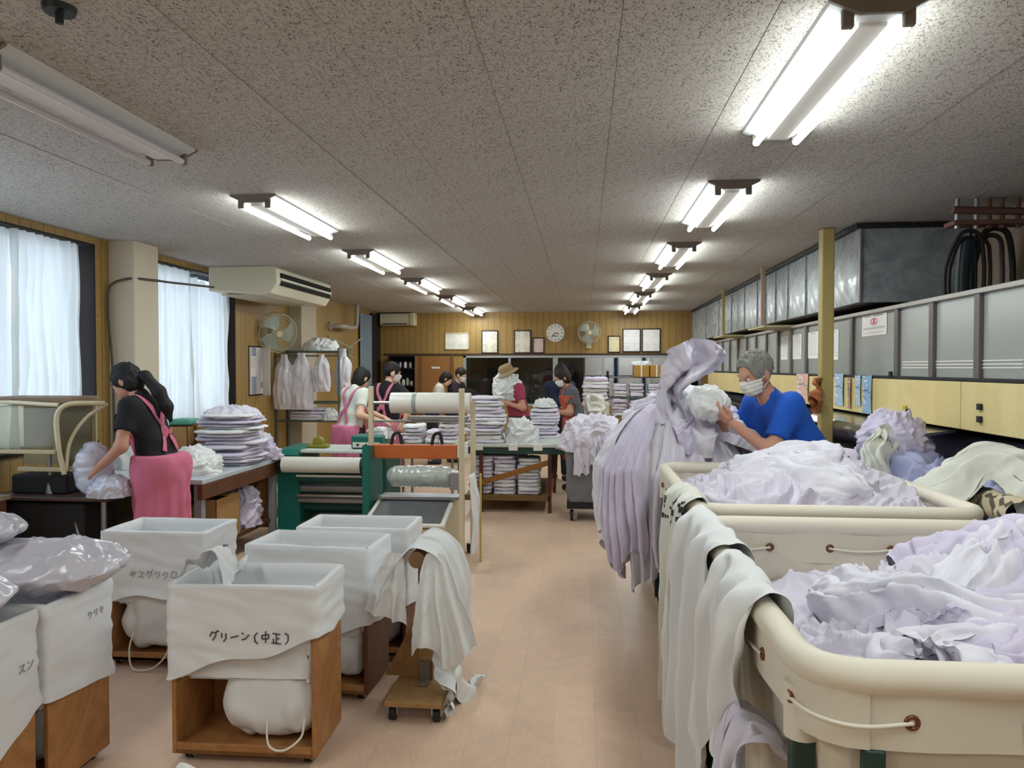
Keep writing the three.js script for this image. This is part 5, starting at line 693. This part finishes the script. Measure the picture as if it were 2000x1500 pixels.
  const lamp = thing('ceiling_light', 'single fluorescent ceiling light in the room behind the back window', 'ceiling light', [1.0, CEIL, -16.6]); part(lamp, 'lamp_body', bx(-0.6, 0.6, -0.05, 0, -0.06, 0.06), mats.lampBody); part(lamp, 'fluorescent_tube', rod(new THREE.Vector3(-0.58, -0.07, 0), new THREE.Vector3(0.58, -0.07, 0), 0.016), new THREE.MeshStandardMaterial({ color: 0xffffff, emissive: 0xe8f4ff, emissiveIntensity: 6 })); const l = new THREE.RectAreaLight(0xe8f4ff, 22, 1.16, 0.1); l.position.set(1.0, CEIL - 0.1, -16.6); l.rotation.x = -PI / 2; l.castShadow = true; scene.add(l);
}
{ const g = thing('ceiling_sensor', 'small dark ceiling sensor above the unlit light', 'sensor', [-1.62, CEIL - 0.003, -2.18]); part(g, 'base', rod(new THREE.Vector3(0, 0, 0), new THREE.Vector3(0, -0.018, 0), 0.05, 0.045, 20), mIron); part(g, 'probe', [rod(new THREE.Vector3(0, -0.018, 0), new THREE.Vector3(0, -0.05, 0), 0.012), rod(new THREE.Vector3(0.02, -0.015, 0.02), new THREE.Vector3(0.03, -0.07, 0.05), 0.004)], mIron); }
// ---------------------------------------------------------------- people: distance fields meshed as continuous surfaces
const v3 = (x, y, z) => new THREE.Vector3(x, y, z);
function nets(fn, lo, hi, cell) {                                   // naive surface nets
  const nx = Math.ceil((hi.x - lo.x) / cell) + 1, ny = Math.ceil((hi.y - lo.y) / cell) + 1, nz = Math.ceil((hi.z - lo.z) / cell) + 1, val = new Float32Array(nx * ny * nz), at = (i, j, k) => (k * ny + j) * nx + i;
  for (let k = 0; k < nz; k++) for (let j = 0; j < ny; j++) for (let i = 0; i < nx; i++) val[at(i, j, k)] = fn(lo.x + i * cell, lo.y + j * cell, lo.z + k * cell);
  const id = new Int32Array(nx * ny * nz).fill(-1), pos = [], idx = [];
  for (let k = 0; k < nz - 1; k++) for (let j = 0; j < ny - 1; j++) for (let i = 0; i < nx - 1; i++) {
    let n = 0, x = 0, y = 0, z = 0, m = 0; const c = [];
    for (let q = 0; q < 8; q++) { c[q] = val[at(i + (q & 1), j + (q >> 1 & 1), k + (q >> 2))]; if (c[q] < 0) m |= 1 << q; }
    if (m === 0 || m === 255) continue;
    for (let a = 0; a < 8; a++) for (const bit of [1, 2, 4]) { const b = a | bit; if (b === a || (c[a] < 0) === (c[b] < 0)) continue; const t = c[a] / (c[a] - c[b]); x += (a & 1) + (bit === 1 ? t : 0); y += (a >> 1 & 1) + (bit === 2 ? t : 0); z += (a >> 2) + (bit === 4 ? t : 0); n++; }
    id[at(i, j, k)] = pos.length / 3; pos.push(lo.x + (i + x / n) * cell, lo.y + (j + y / n) * cell, lo.z + (k + z / n) * cell);
  }
  const quad = (a, b, c, d, flip) => { if (a < 0 || b < 0 || c < 0 || d < 0) return; flip ? idx.push(a, c, b, a, d, c) : idx.push(a, b, c, a, c, d); };
  for (let k = 1; k < nz - 1; k++) for (let j = 1; j < ny - 1; j++) for (let i = 1; i < nx - 1; i++) {
    const s = val[at(i, j, k)] < 0;
    if (s !== val[at(i + 1, j, k)] < 0) quad(id[at(i, j - 1, k - 1)], id[at(i, j, k - 1)], id[at(i, j, k)], id[at(i, j - 1, k)], !s);
    if (s !== val[at(i, j + 1, k)] < 0) quad(id[at(i - 1, j, k - 1)], id[at(i - 1, j, k)], id[at(i, j, k)], id[at(i, j, k - 1)], !s);
    if (s !== val[at(i, j, k + 1)] < 0) quad(id[at(i - 1, j - 1, k)], id[at(i, j - 1, k)], id[at(i, j, k)], id[at(i - 1, j, k)], !s);
  }
  const g = new THREE.BufferGeometry(); g.setAttribute('position', new THREE.Float32BufferAttribute(pos, 3)); g.setAttribute('uv', new THREE.Float32BufferAttribute(new Float32Array(pos.length / 3 * 2), 2)); g.setIndex(idx); g.computeVertexNormals(); return g;
}
const smin = (a, b, k) => { const h = Math.max(k - Math.abs(a - b), 0) / k; return Math.min(a, b) - h * h * k * 0.25; };
const cap = (a, b, r1, r2 = r1) => { const dx = b.x - a.x, dy = b.y - a.y, dz = b.z - a.z, L = dx * dx + dy * dy + dz * dz + 1e-9; return (x, y, z) => { const px = x - a.x, py = y - a.y, pz = z - a.z, t = clamp((px * dx + py * dy + pz * dz) / L); return Math.hypot(px - dx * t, py - dy * t, pz - dz * t) - lerp(r1, r2, t); }; };
const uni = (list, k) => (x, y, z) => { let d = 1e9; for (const f of list) d = smin(d, f(x, y, z), k); return d; };
function meshOf(fn, pts, pad, cell) { const b = new THREE.Box3().setFromPoints(pts).expandByScalar(pad); return nets(fn, b.min, b.max, cell); }
function person(o) {
  const S = o.s ?? 1, Q = S * (o.slim ?? 1), g = thing('person', o.label, 'person', [o.x, 0, -o.d]), cell = o.cell ?? 0.012, fine = o.fine ?? 0.006;
  const f = v3(Math.sin(o.face), 0, Math.cos(o.face)), up = v3(0, 1, 0), r = v3().crossVectors(up, f).negate();   // r: the person's right
  const L = (sx, y, sz) => v3().addScaledVector(r, sx * S).addScaledVector(up, y * S).addScaledVector(f, sz * S);
  const lean = o.lean ?? 0.1, tor = (sx, h, sz) => L(sx, 0.9 + h * Math.cos(lean) - sz * Math.sin(lean), h * Math.sin(lean) + sz * Math.cos(lean) + (o.hipBack ?? 0));
  const hb = o.hipBack ?? 0, hipL = L(-0.085, 0.88, hb), hipR = L(0.085, 0.88, hb), kneL = L(-0.09, 0.48, 0.02 + hb * 0.5), kneR = L(0.09, 0.48, 0.02 + hb * 0.5), ankL = L(-0.09, 0.08, -0.03), ankR = L(0.09, 0.08, -0.03);
  const shL = tor(-0.165, 0.47, 0), shR = tor(0.165, 0.47, 0), neck = tor(0, 0.53, 0.0), hp = o.headPitch ?? 0.2, hy = o.headYaw ?? 0, ht = o.headTilt ?? 0;
  // head frame
  const hf0 = f.clone().applyAxisAngle(up, -hy), hr0 = v3().crossVectors(up, hf0).negate(), ang = hp + lean * 0.5, hf = hf0.clone().multiplyScalar(Math.cos(ang)).addScaledVector(up, -Math.sin(ang)), hu = up.clone().multiplyScalar(Math.cos(ang)).addScaledVector(hf0, Math.sin(ang)), hr = hr0.clone();
  if (ht) { hr.applyAxisAngle(hf, ht); hu.applyAxisAngle(hf, ht); }
  const hc = neck.clone().addScaledVector(hu, 0.145 * S).addScaledVector(hf, 0.03 * S), H = (x, y, z) => hc.clone().addScaledVector(hr, x * S).addScaledVector(hu, y * S).addScaledVector(hf, z * S);
  const loc = (x, y, z) => { const px = (x - hc.x) / S, py = (y - hc.y) / S, pz = (z - hc.z) / S; return [px * hr.x + py * hr.y + pz * hr.z, px * hu.x + py * hu.y + pz * hu.z, px * hf.x + py * hf.y + pz * hf.z]; };
  const ell = (cx, cy, cz, rx, ry, rz) => (x, y, z) => { const [a, b, c] = loc(x, y, z), p = Math.hypot((a - cx) / rx, (b - cy) / ry, (c - cz) / rz); return (p - 1) * Math.min(rx, ry, rz) * S; };
  // arms
  const arm = (sh, hand, side) => { const T = v3(hand[0] - o.x, hand[1], -hand[2] + o.d), a = 0.285 * S, b = 0.255 * S, v = T.clone().sub(sh), D = Math.min(v.length(), (a + b) * 0.985); v.normalize(); const c = (a * a + D * D - b * b) / (2 * a * D), s = Math.sqrt(Math.max(0, 1 - c * c)); const pole = v3(0, -1, 0).addScaledVector(r, side * 0.45).addScaledVector(f, -0.3); pole.addScaledVector(v, -pole.dot(v)).normalize(); const el = sh.clone().addScaledVector(v, a * c).addScaledVector(pole, a * s); return [el, sh.clone().addScaledVector(v, D)]; };
  const [elL, wrL] = arm(shL, o.hands[0], -1), [elR, wrR] = arm(shR, o.hands[1], 1);
  const wd = o.wide ?? 1, torso = [cap(tor(-0.075 * wd, 0.02, 0), tor(-0.065 * wd, 0.2, 0.005), 0.105 * Q, 0.09 * Q), cap(tor(0.075 * wd, 0.02, 0), tor(0.065 * wd, 0.2, 0.005), 0.105 * Q, 0.09 * Q), cap(tor(-0.065 * wd, 0.2, 0), tor(-0.085 * wd, 0.38, 0.01), 0.09 * Q, 0.1 * Q), cap(tor(0.065 * wd, 0.2, 0), tor(0.085 * wd, 0.38, 0.01), 0.09 * Q, 0.1 * Q), cap(tor(-0.14 * wd, 0.46, -0.005), tor(0.14 * wd, 0.46, -0.005), 0.058 * Q), cap(tor(0, 0.44, 0), neck, 0.075 * S, 0.05 * S)];
  const upper = [cap(shL, elL, 0.052 * S, 0.04 * S), cap(shR, elR, 0.052 * S, 0.04 * S)], fore = [cap(elL, wrL, 0.04 * S, 0.026 * S), cap(elR, wrR, 0.04 * S, 0.026 * S)];
  const legs = [cap(hipL, kneL, 0.085 * Q, 0.056 * Q), cap(hipR, kneR, 0.085 * Q, 0.056 * Q), cap(kneL, ankL, 0.055 * Q, 0.036 * S), cap(kneR, ankR, 0.055 * Q, 0.036 * S)];
  const feet = [[ankL, -1], [ankR, 1]].map(([a]) => cap(a.clone().addScaledVector(up, -0.035 * S), a.clone().addScaledVector(f, 0.16 * S).setY(0.04 * S), 0.038 * S, 0.034 * S));
  const neckF = cap(tor(0, 0.5, -0.005), H(0, -0.06, -0.02), 0.05 * S, 0.047 * S);
  const body = uni([...torso, ...upper, ...fore, ...legs, ...feet, neckF], 0.035);
  const skin = mat('skin' + (o.tone ?? 0), [0xd9a98c, 0xc8937a, 0xe2b89e][o.tone ?? 0], 0.55), all = [hipL, hipR, kneL, kneR, ankL, ankR, shL, shR, neck, elL, elR, wrL, wrR, L(0, 0.0, 0.2), L(0, 0, -0.12)];
  // face and head: skull, jaw, cheeks, brow, nose, lips, ears, eye hollows
  const headF = (() => { const k = uni([ell(0, 0.025, -0.012, 0.075, 0.095, 0.094), ell(0, -0.045, 0.025, 0.056, 0.066, 0.06), cap(H(0, -0.085, 0.05), H(0, -0.09, 0.055), 0.022 * S), cap(H(0, 0.005, 0.082), H(0, -0.028, 0.1), 0.008 * S, 0.013 * S), cap(H(-0.022, 0.022, 0.078), H(0.022, 0.022, 0.078), 0.012 * S), cap(H(-0.014, -0.06, 0.083), H(0.014, -0.06, 0.083), 0.008 * S), cap(H(-0.014, -0.068, 0.081), H(0.014, -0.068, 0.081), 0.007 * S), ell(-0.079, -0.01, -0.015, 0.012, 0.032, 0.02), ell(0.079, -0.01, -0.015, 0.012, 0.032, 0.02)], 0.022 * S), e1 = ell(-0.031, 0.002, 0.088, 0.018, 0.01, 0.016), e2 = ell(0.031, 0.002, 0.088, 0.018, 0.01, 0.016); return (x, y, z) => { const d = Math.min(k(x, y, z), neckF(x, y, z) + 0); return -smin(-d, smin(e1(x, y, z), e2(x, y, z), 0.01), 0.01); }; })();
  // hands: palm, four unequal fingers with a bend, a thumb from the side
  const handGeo = (wr, el, side, curl, nrm) => {
    const d = wr.clone().sub(el).normalize(), n = nrm.clone().addScaledVector(d, -nrm.dot(d)).normalize(), w = v3().crossVectors(d, n).multiplyScalar(side), P = (a, b, c) => wr.clone().addScaledVector(d, a * S).addScaledVector(w, b * S).addScaledVector(n, c * S), list = [cap(P(-0.02, 0, 0), P(0.02, 0, 0), 0.024 * S, 0.02 * S), cap(P(0.03, -0.02, 0), P(0.08, -0.026, 0), 0.017 * S, 0.014 * S), cap(P(0.03, 0.0, 0), P(0.088, 0.0, 0), 0.018 * S, 0.015 * S), cap(P(0.03, 0.018, 0), P(0.082, 0.024, 0), 0.017 * S, 0.014 * S)], fing = [];
    [[-0.03, 0.058], [-0.01, 0.075], [0.01, 0.08], [0.03, 0.072]].forEach(([b, l], i) => { const a0 = 0.085 + (i === 1 || i === 2 ? 0.006 : 0), c1 = curl, c2 = curl * 2.1, k1 = P(a0 + l * 0.5 * Math.cos(c1), b * 1.08, l * 0.5 * Math.sin(c1)), k2 = P(a0 + l * 0.5 * Math.cos(c1) + l * 0.5 * Math.cos(c2), b * 1.12, l * 0.5 * Math.sin(c1) + l * 0.5 * Math.sin(c2)); fing.push(cap(P(a0 - 0.02, b, 0), k1, 0.0098 * S, 0.009 * S), cap(k1, k2, 0.009 * S, 0.0078 * S)); });
    fing.push(cap(P(0.022, 0.026, 0.006), P(0.052, 0.05, 0.018), 0.014 * S, 0.0105 * S), cap(P(0.052, 0.05, 0.018), P(0.088, 0.05, 0.028), 0.0105 * S, 0.009 * S));
    const a = uni(list, 0.014), fn = (x, y, z) => { let m = a(x, y, z); for (const q of fing) m = smin(m, q(x, y, z), 0.006); return m; }; return meshOf(fn, [P(-0.02, -0.05, -0.02), P(0.17, 0.06, 0.08), P(0, 0, 0), P(0.17, -0.05, 0), P(0.02, 0.06, 0)], 0.03, o.handCell ?? fine);
  };
  const nL = o.palm ? v3(...o.palm[0]) : v3(0, -1, 0).addScaledVector(r, 0.5), nR = o.palm ? v3(...o.palm[1]) : v3(0, -1, 0).addScaledVector(r, -0.5);
  const bodyM = part(g, 'body', merge([meshOf(body, all, 0.13, cell), meshOf(headF, [H(-0.1, -0.13, -0.12), H(0.1, 0.13, 0.13), H(0.1, -0.14, 0.1), H(-0.1, 0.14, -0.12), H(-0.1, 0.1, 0.1), H(0.1, -0.1, -0.12)], 0.01, fine), handGeo(wrL, elL, -1, o.curl ?? 0.5, nL), handGeo(wrR, elR, 1, o.curl ?? 0.5, nR)]), skin);
  if (fine < 0.008) for (const s of [-1, 1]) { part(bodyM, 'eye', ball(H(s * 0.031, 0.0, 0.077), 0.0098 * S, 1, 1, 1, 12), mat('eyeWhite', 0xe8e2da, 0.3)); part(bodyM, 'iris', ball(H(s * 0.031, -0.001, 0.0835), 0.0056 * S, 1, 1, 1, 10), mat('irisDark', 0x1a120e, 0.3)); part(bodyM, 'eyebrow', rod(H(s * 0.016, 0.026, 0.088), H(s * 0.047, 0.026, 0.076), 0.004 * S), mat('brow' + o.hair, o.hair, 0.8)); }
  // clothing
  const wr = (p, a) => a * (n3(p[0] * 7 + o.x, p[1] * 5, p[2] * 7)), tw = uni(torso, 0.05), armT = [[shL, elL], [shR, elR]].map(([a, b]) => { const e = a.clone().lerp(b, o.sleeve ?? 0.62), n = b.clone().sub(a).normalize(), c = cap(a, b, 0.066 * S, 0.062 * S); return (x, y, z) => Math.max(c(x, y, z), (x - e.x) * n.x + (y - e.y) * n.y + (z - e.z) * n.z); }), hem = tor(0, o.hem ?? -0.04, 0), tu = v3().addScaledVector(up, Math.cos(lean)).addScaledVector(f, Math.sin(lean)), nk = tor(0, 0.56, 0.03);
  const shirtIn = (x, y, z) => { let d = tw(x, y, z) - 0.014; for (const a of armT) d = smin(d, a(x, y, z), 0.05); return d; };
  const shirt = (x, y, z) => { const d = shirtIn(x, y, z) - wr([x, y, z], 0.006); return Math.max(d, -((x - hem.x) * tu.x + (y - hem.y) * tu.y + (z - hem.z) * tu.z), 0.062 * S - Math.hypot(x - nk.x, y - nk.y, z - nk.z)); };
  part(g, 'shirt', meshOf(shirt, [hipL, hipR, shL, shR, neck, elL, elR, tor(0, 0.5, -0.1), tor(0, 0.2, 0.12)], 0.1, cell), mat('shirt' + o.shirt, o.shirt, 0.85));
  const pel = uni([...torso.slice(0, 2), ...legs], 0.04), trou = (x, y, z) => Math.max(pel(x, y, z) - 0.022 - wr([x, y, z], 0.008), y - 0.98 * S, 0.1 * S - y);
  part(g, 'trousers', meshOf(trou, [hipL, hipR, kneL, kneR, ankL, ankR, L(0, 1.0, hb)], 0.12, cell), mat('trousers' + (o.trousers ?? 0x232838), o.trousers ?? 0x232838, 0.85));
  for (const q of feet) { const F2 = q; part(g, 'shoe', meshOf((x, y, z) => Math.max(F2(x, y, z) - 0.012, 0.002 - y), [ankL, ankR, L(0, 0, 0.2), L(0, 0, -0.1)], 0.08, cell * 1.2), mat('shoe', 0x2a2a2e, 0.6)); }
  if (o.apron) {
    const am = mat('apron' + o.apron, o.apron, 0.85, { side: THREE.DoubleSide }), sk = [cap(tor(-0.075, 0.12, 0), L(-0.12, 0.32, 0.01 + hb * 0.5), 0.118 * Q, 0.13 * Q), cap(tor(0.075, 0.12, 0), L(0.12, 0.32, 0.01 + hb * 0.5), 0.118 * Q, 0.13 * Q), cap(tor(-0.075, 0.01, -0.01), tor(0.075, 0.01, -0.01), 0.132 * Q), cap(tor(-0.075, 0.0, -0.01), L(0, 0.5, -0.03 + hb * 0.5), 0.132 * Q, 0.12 * Q), cap(tor(0.075, 0.0, -0.01), L(0, 0.5, -0.03 + hb * 0.5), 0.132 * Q, 0.12 * Q)], skirt = uni(sk, 0.1), c0 = L(0, 0.7, hb * 0.6);
    const ang = (x, z) => { const a = (x - c0.x) * f.x + (z - c0.z) * f.z, b = (x - c0.x) * r.x + (z - c0.z) * r.z; return Math.abs(Math.atan2(b, a)); };
    const skF = (x, y, z) => { const d = skirt(x, y, z) - 0.012 - 0.012 * Math.sin(Math.atan2(z - c0.z, x - c0.x) * 11) * sm(0.95, 0.5, y / S) - wr([x, y, z], 0.008); return Math.max(d, y - 1.0 * S, (o.apronHem ?? 0.42) * S - y, (ang(x, z) - (o.wrap ?? 2.7)) * 0.15); };
    const sk2 = part(g, 'apron', meshOf(skF, [tor(0, 0.1, 0), L(-0.2, 0.42, 0.15), L(0.2, 0.42, -0.15), L(0, 1.02, 0)], 0.1, cell), am);
    const bib = (x, y, z) => { const a = (x - tor(0, 0.3, 0).x) * f.x + (z - tor(0, 0.3, 0).z) * f.z; return Math.max(shirt(x, y, z) - 0.008, 0.02 - a, y - tor(0, 0.42, 0).y, tor(0, 0.05, 0).y - y); };
    part(sk2, 'bib', meshOf(bib, [tor(0, 0.05, 0), tor(0, 0.45, 0), tor(-0.15, 0.2, 0.15), tor(0.15, 0.2, 0.15)], 0.06, cell), am);
    const proj = (p) => { for (let q = 0; q < 6; q++) { const e = 0.004, d = shirtIn(p.x, p.y, p.z) - 0.009, gx = shirtIn(p.x + e, p.y, p.z) - shirtIn(p.x - e, p.y, p.z), gy = shirtIn(p.x, p.y + e, p.z) - shirtIn(p.x, p.y - e, p.z), gz = shirtIn(p.x, p.y, p.z + e) - shirtIn(p.x, p.y, p.z - e), l = Math.hypot(gx, gy, gz) || 1; p.add(v3(gx, gy, gz).multiplyScalar(-d / l)); } return p; };
    for (const s of [-1, 1]) { const way = [tor(s * 0.09, 0.4, 0.14), tor(s * 0.1, 0.5, 0.06), tor(s * 0.1, 0.53, -0.03), tor(s * 0.08, 0.44, -0.14), tor(s * 0.03, 0.34, -0.16), tor(-s * 0.02, 0.26, -0.16), tor(-s * 0.06, 0.16, -0.15), tor(-s * 0.09, 0.1, -0.14)].map(proj), cv = new THREE.CatmullRomCurve3(way); part(sk2, 'strap', cloth((u, v) => { const p = cv.getPoint(u), t = cv.getTangent(u), e = 0.004, n = v3(shirtIn(p.x + e, p.y, p.z) - shirtIn(p.x - e, p.y, p.z), shirtIn(p.x, p.y + e, p.z) - shirtIn(p.x, p.y - e, p.z), shirtIn(p.x, p.y, p.z + e) - shirtIn(p.x, p.y, p.z - e)).normalize(), b = v3().crossVectors(t, n).normalize(), k = 2 * v - 1; return p.addScaledVector(b, k * 0.02 * S).addScaledVector(n, 0.002 + 0.003 * (1 - k * k)); }, 44, 6), am); }
    part(sk2, 'bow', cloth((u, v) => { const p = proj(tor(0, 0.24, -0.16)); const k = u * 2 - 1; return p.addScaledVector(r, k * 0.055).addScaledVector(up, (v - 0.5) * 0.05 * (0.4 + Math.abs(k)) + 0.02 * k).addScaledVector(f, -0.014 - 0.012 * Math.sin(Math.abs(k) * PI)); }, 20, 8), am);
  }
  // hair
  const hm = mat('hair' + o.hair, o.hair, 0.72), cutF = o.crop ? ell(0, -0.025, 0.09, 0.078, 0.105, 0.085) : ell(0, -0.035, 0.085, 0.066, 0.085, 0.085), hl = o.hairLen ?? 0.0;
  const hairF = (() => { const a = [ell(0, 0.035, -0.018, 0.088, 0.103, 0.104)]; if (hl) a.push(ell(0, -0.02 - hl * 0.5, -0.045, 0.086, 0.07 + hl * 0.6, 0.07)); if (o.bun) a.push(ell(0, 0.1, -0.09, 0.04, 0.04, 0.04)); const k = uni(a, 0.03); return (x, y, z) => { const q = loc(x, y, z), st = 0.0016 * Math.sin(Math.atan2(q[0], q[2] + 0.02) * 40 + n3(q[0] * 9, q[1] * 9, q[2] * 9) * 2.5) + (hl ? 0.0025 : 0.006) * n3(q[0] * 38, q[1] * 22, q[2] * 38) + 0.004 * n3(q[0] * 16, q[1] * 10, q[2] * 16); let d = Math.max(k(x, y, z) + st * S, -cutF(x, y, z)); if (!hl) d = Math.max(d, (-0.05 - q[1] + 0.5 * Math.max(0, q[2] + 0.04)) * S); return d; }; })();
  const hair = part(g, 'hair', meshOf(hairF, [H(-0.11, -0.1 - hl, -0.14), H(0.11, 0.16, 0.12), H(0.1, -0.1 - hl, 0.1), H(-0.11, 0.15, -0.14), H(-0.1, 0.1, 0.1), H(0.1, 0, -0.16)], 0.02, fine), hm);
  if (o.tail) { const t0 = H(0, -0.015, -0.115), pts = [t0, t0.clone().addScaledVector(hf, -0.045).addScaledVector(up, -0.03), tor(0, 0.52, -0.15), tor(0, 0.4, -0.17), tor(0, 0.3, -0.165)], rs = [0.024, 0.036, 0.042, 0.04, 0.014], cs = pts.slice(0, -1).map((p, i) => cap(p, pts[i + 1], rs[i] * S, rs[i + 1] * S)), tf = uni(cs, 0.03); part(hair, 'ponytail', meshOf((x, y, z) => tf(x, y, z) + 0.0012 * Math.sin(x * 260 + z * 190 + 2 * n3(x * 8, y * 3, z * 8)), pts, 0.07, fine), hm); part(hair, 'hair_tie', new THREE.TorusGeometry(0.024, 0.008, 8, 18).applyQuaternion(new THREE.Quaternion().setFromUnitVectors(v3(0, 0, 1), hf)).translate(t0.x, t0.y, t0.z), mat('hairTie', 0x6a6470, 0.7)); }
  if (o.mask) { const hf2 = headF; part(g, 'face_mask', meshOf((x, y, z) => { const q = loc(x, y, z), w = 0.0025 * Math.sin(q[1] * 260); return Math.max(hf2(x, y, z) - 0.007 - w * 0.6, (0.02 - q[2]) * S, (q[1] + 0.012 - 0.25 * Math.max(0, q[2] - 0.06)) * S, (-0.1 - q[1]) * S); }, [H(-0.1, -0.12, 0), H(0.1, 0.02, 0.13), H(0.1, -0.12, 0.13), H(-0.1, 0.02, 0)], 0.02, fine), mat('maskWhite', 0xe4e4dc, 0.85)); if (fine < 0.008) for (const s of [-1, 1]) part(g, 'mask_loop', tube([H(s * 0.07, -0.025, 0.035), H(s * 0.084, -0.0, 0.0), H(s * 0.086, 0.012, -0.02), H(s * 0.082, -0.03, -0.022), H(s * 0.068, -0.07, 0.025)], 0.002, 24, 5), mats.maskWhite); }
  if (o.hat) part(g, 'straw_hat', new THREE.LatheGeometry([[0, 0.12], [0.07, 0.118], [0.1, 0.09], [0.108, 0.03], [0.115, 0.02], [0.17, -0.005], [0.172, 0.0], [0.115, 0.03]].map(q => new THREE.Vector2(q[0] * S, q[1] * S)), 30).applyQuaternion(new THREE.Quaternion().setFromUnitVectors(up, hu)).translate(...H(0, 0.035, -0.01).toArray()), mat('straw', 0x9c8460, 0.9, { side: THREE.DoubleSide }));
  if (o.logo) { const p = tor(-0.09, 0.36, 0.125); part(g, 'chest_logo', ball(p, 0.012, 1, 0.7, 0.5, 8), mats.paper); }
  return g;
}
const D2 = PI / 180;
person({ x: -2.93, d: 4.92, face: -90 * D2, lean: 0.32, headPitch: 0.4, s: 0.98, hands: [[-3.27, 0.9, 4.72], [-3.36, 0.92, 4.86]], curl: 0.6, slim: 0.84, wide: 0.9, shirt: 0x17151a, trousers: 0x20263c, apron: 0xd0708c, wrap: 3.3, hair: 0x0e0c0d, tail: true, hairLen: 0.02, apronHem: 0.36, label: 'woman with a black ponytail, black shirt and pink apron at the bagging machine', tone: 1, fine: 0.0055 });
person({ x: 1.4, d: 4.72, face: -68 * D2, crop: true, lean: 0.62, headPitch: 0.1, headYaw: -0.1, headTilt: 0.0, s: 1.06, wide: 1.12, hands: [[0.86, 1.26, 4.42], [0.83, 1.27, 4.62]], palm: [[-0.2, 0.9, -0.4], [-0.2, 0.9, 0.4]], curl: 0.5, shirt: 0x1457c0, trousers: 0x1b3f86, hair: 0x83827c, mask: true, hem: -0.12, sleeve: 0.72, logo: true, label: 'grey-haired man in a blue shirt and white mask leaning over the laundry', tone: 1, fine: 0.005 });
person({ x: -2.58, d: 7.95, face: 145 * D2, lean: 0.22, headPitch: 0.35, s: 0.95, hands: [[-2.15, 0.98, 8.1], [-2.2, 1.0, 7.9]], slim: 0.9, shirt: 0xdde4da, apron: 0xd8789a, wrap: 3.3, hair: 0x0f0d0d, hairLen: 0.04, cell: 0.014, fine: 0.0085, label: 'woman with a black bob, pale shirt and pink apron behind the green machine', tone: 2 });
person({ x: -2.3, d: 8.45, face: 160 * D2, lean: 0.12, headPitch: 0.12, headYaw: 0.75, s: 0.97, hands: [[-1.98, 0.95, 8.6], [-2.05, 0.95, 8.3]], slim: 0.9, shirt: 0x19161a, apron: 0xcf7f94, wrap: 3.3, hair: 0x14100f, mask: true, cell: 0.014, fine: 0.0085, label: 'woman in a black shirt with crossed pink apron straps and a mask', tone: 2 });
person({ x: -2.48, d: 12.0, face: 100 * D2, lean: 0.3, headPitch: 0.4, s: 0.92, hands: [[-2.15, 0.95, 12.0], [-2.15, 0.95, 11.8]], shirt: 0xd9d2c8, hair: 0x1b120e, hairLen: 0.03, cell: 0.02, fine: 0.011, label: 'stooping dark-haired worker in a pale shirt near the brown door', tone: 2 });
person({ x: -2.18, d: 12.3, face: 70 * D2, lean: 0.15, headPitch: 0.3, s: 0.94, hands: [[-1.85, 1.0, 12.2], [-1.85, 1.0, 12.0]], shirt: 0x2a2028, hair: 0x23160f, mask: true, cell: 0.02, fine: 0.011, label: 'worker in dark clothes and a mask near the brown door', tone: 2 });
person({ x: -0.85, d: 9.95, face: -60 * D2, lean: 0.2, headPitch: 0.35, s: 0.96, hands: [[-1.02, 1.12, 9.72], [-1.05, 1.2, 9.95]], shirt: 0xa03c54, trousers: 0x37343a, hair: 0x2a1c14, hat: true, cell: 0.016, fine: 0.009, label: 'worker in a straw hat and dark red shirt carrying a white bundle', tone: 1 });
person({ x: -0.1, d: 9.55, face: -75 * D2, lean: 0.2, headPitch: 0.3, s: 0.94, hands: [[-0.4, 1.02, 9.4], [-0.42, 1.04, 9.55]], shirt: 0x5b6068, apron: 0xb0543e, wrap: 2.0, hair: 0x2a1a14, hairLen: 0.02, mask: true, cell: 0.015, fine: 0.009, label: 'woman in a grey shirt and red apron wearing a mask', tone: 1 });
person({ x: -0.34, d: 10.4, face: 170 * D2, lean: 0.1, headPitch: 0.2, s: 0.97, hands: [[-0.2, 1.0, 10.7], [-0.5, 1.0, 10.7]], shirt: 0x1b2240, hair: 0x190e0d, hairLen: 0.02, cell: 0.018, fine: 0.01, label: 'worker in a navy shirt seen from behind beside the woman in grey', tone: 1 });
// what the people hold
mound('carried_bundle', -1.02, 1.1, 9.85, 0.19, 0.42, 0.15, 0.06, 2.2, 83, mLinenW, 'white linen bundle carried by the worker in the straw hat', 'bundle', 70, undefined, true);
mound('held_bundle', 0.74, 1.27, 4.52, 0.12, 0.2, 0.12, 0.04, 2.6, 87, mLinenW, 'white linen bundle held in the man’s hands', 'bundle', 80, undefined, true);
{ // the length of sheet thrown up beside him
  const g = cloth((u, v) => { const k = u - 0.5, y = lerp(1.1, 1.72, v), wv = v < 0.55 ? lerp(0.26, 0.15, v / 0.55) : lerp(0.15, 0.36, sm(0.55, 0.8, v)); return V(0.56 + k * wv + 0.14 * sm(0.5, 0.9, v) + 0.02 * Math.sin(v * 9), y + 0.05 * Math.sin(u * PI) * sm(0.7, 1, v) - 0.06 * sm(0.8, 1, v) * Math.abs(k) , 4.75 + 0.09 * Math.sin(u * 4 * PI + v * 2) + 0.04 * n3(u * 3, v * 4, 2)); }, 70, 80, (p) => 0.035 * crumple(p.x, p.y * 1.3, p.z, 1.5));
  solo('raised_sheet', g, mLinen, 'lavender-white sheet pulled up high beside the man in blue', 'sheet');
}
renderer.render(scene, camera);
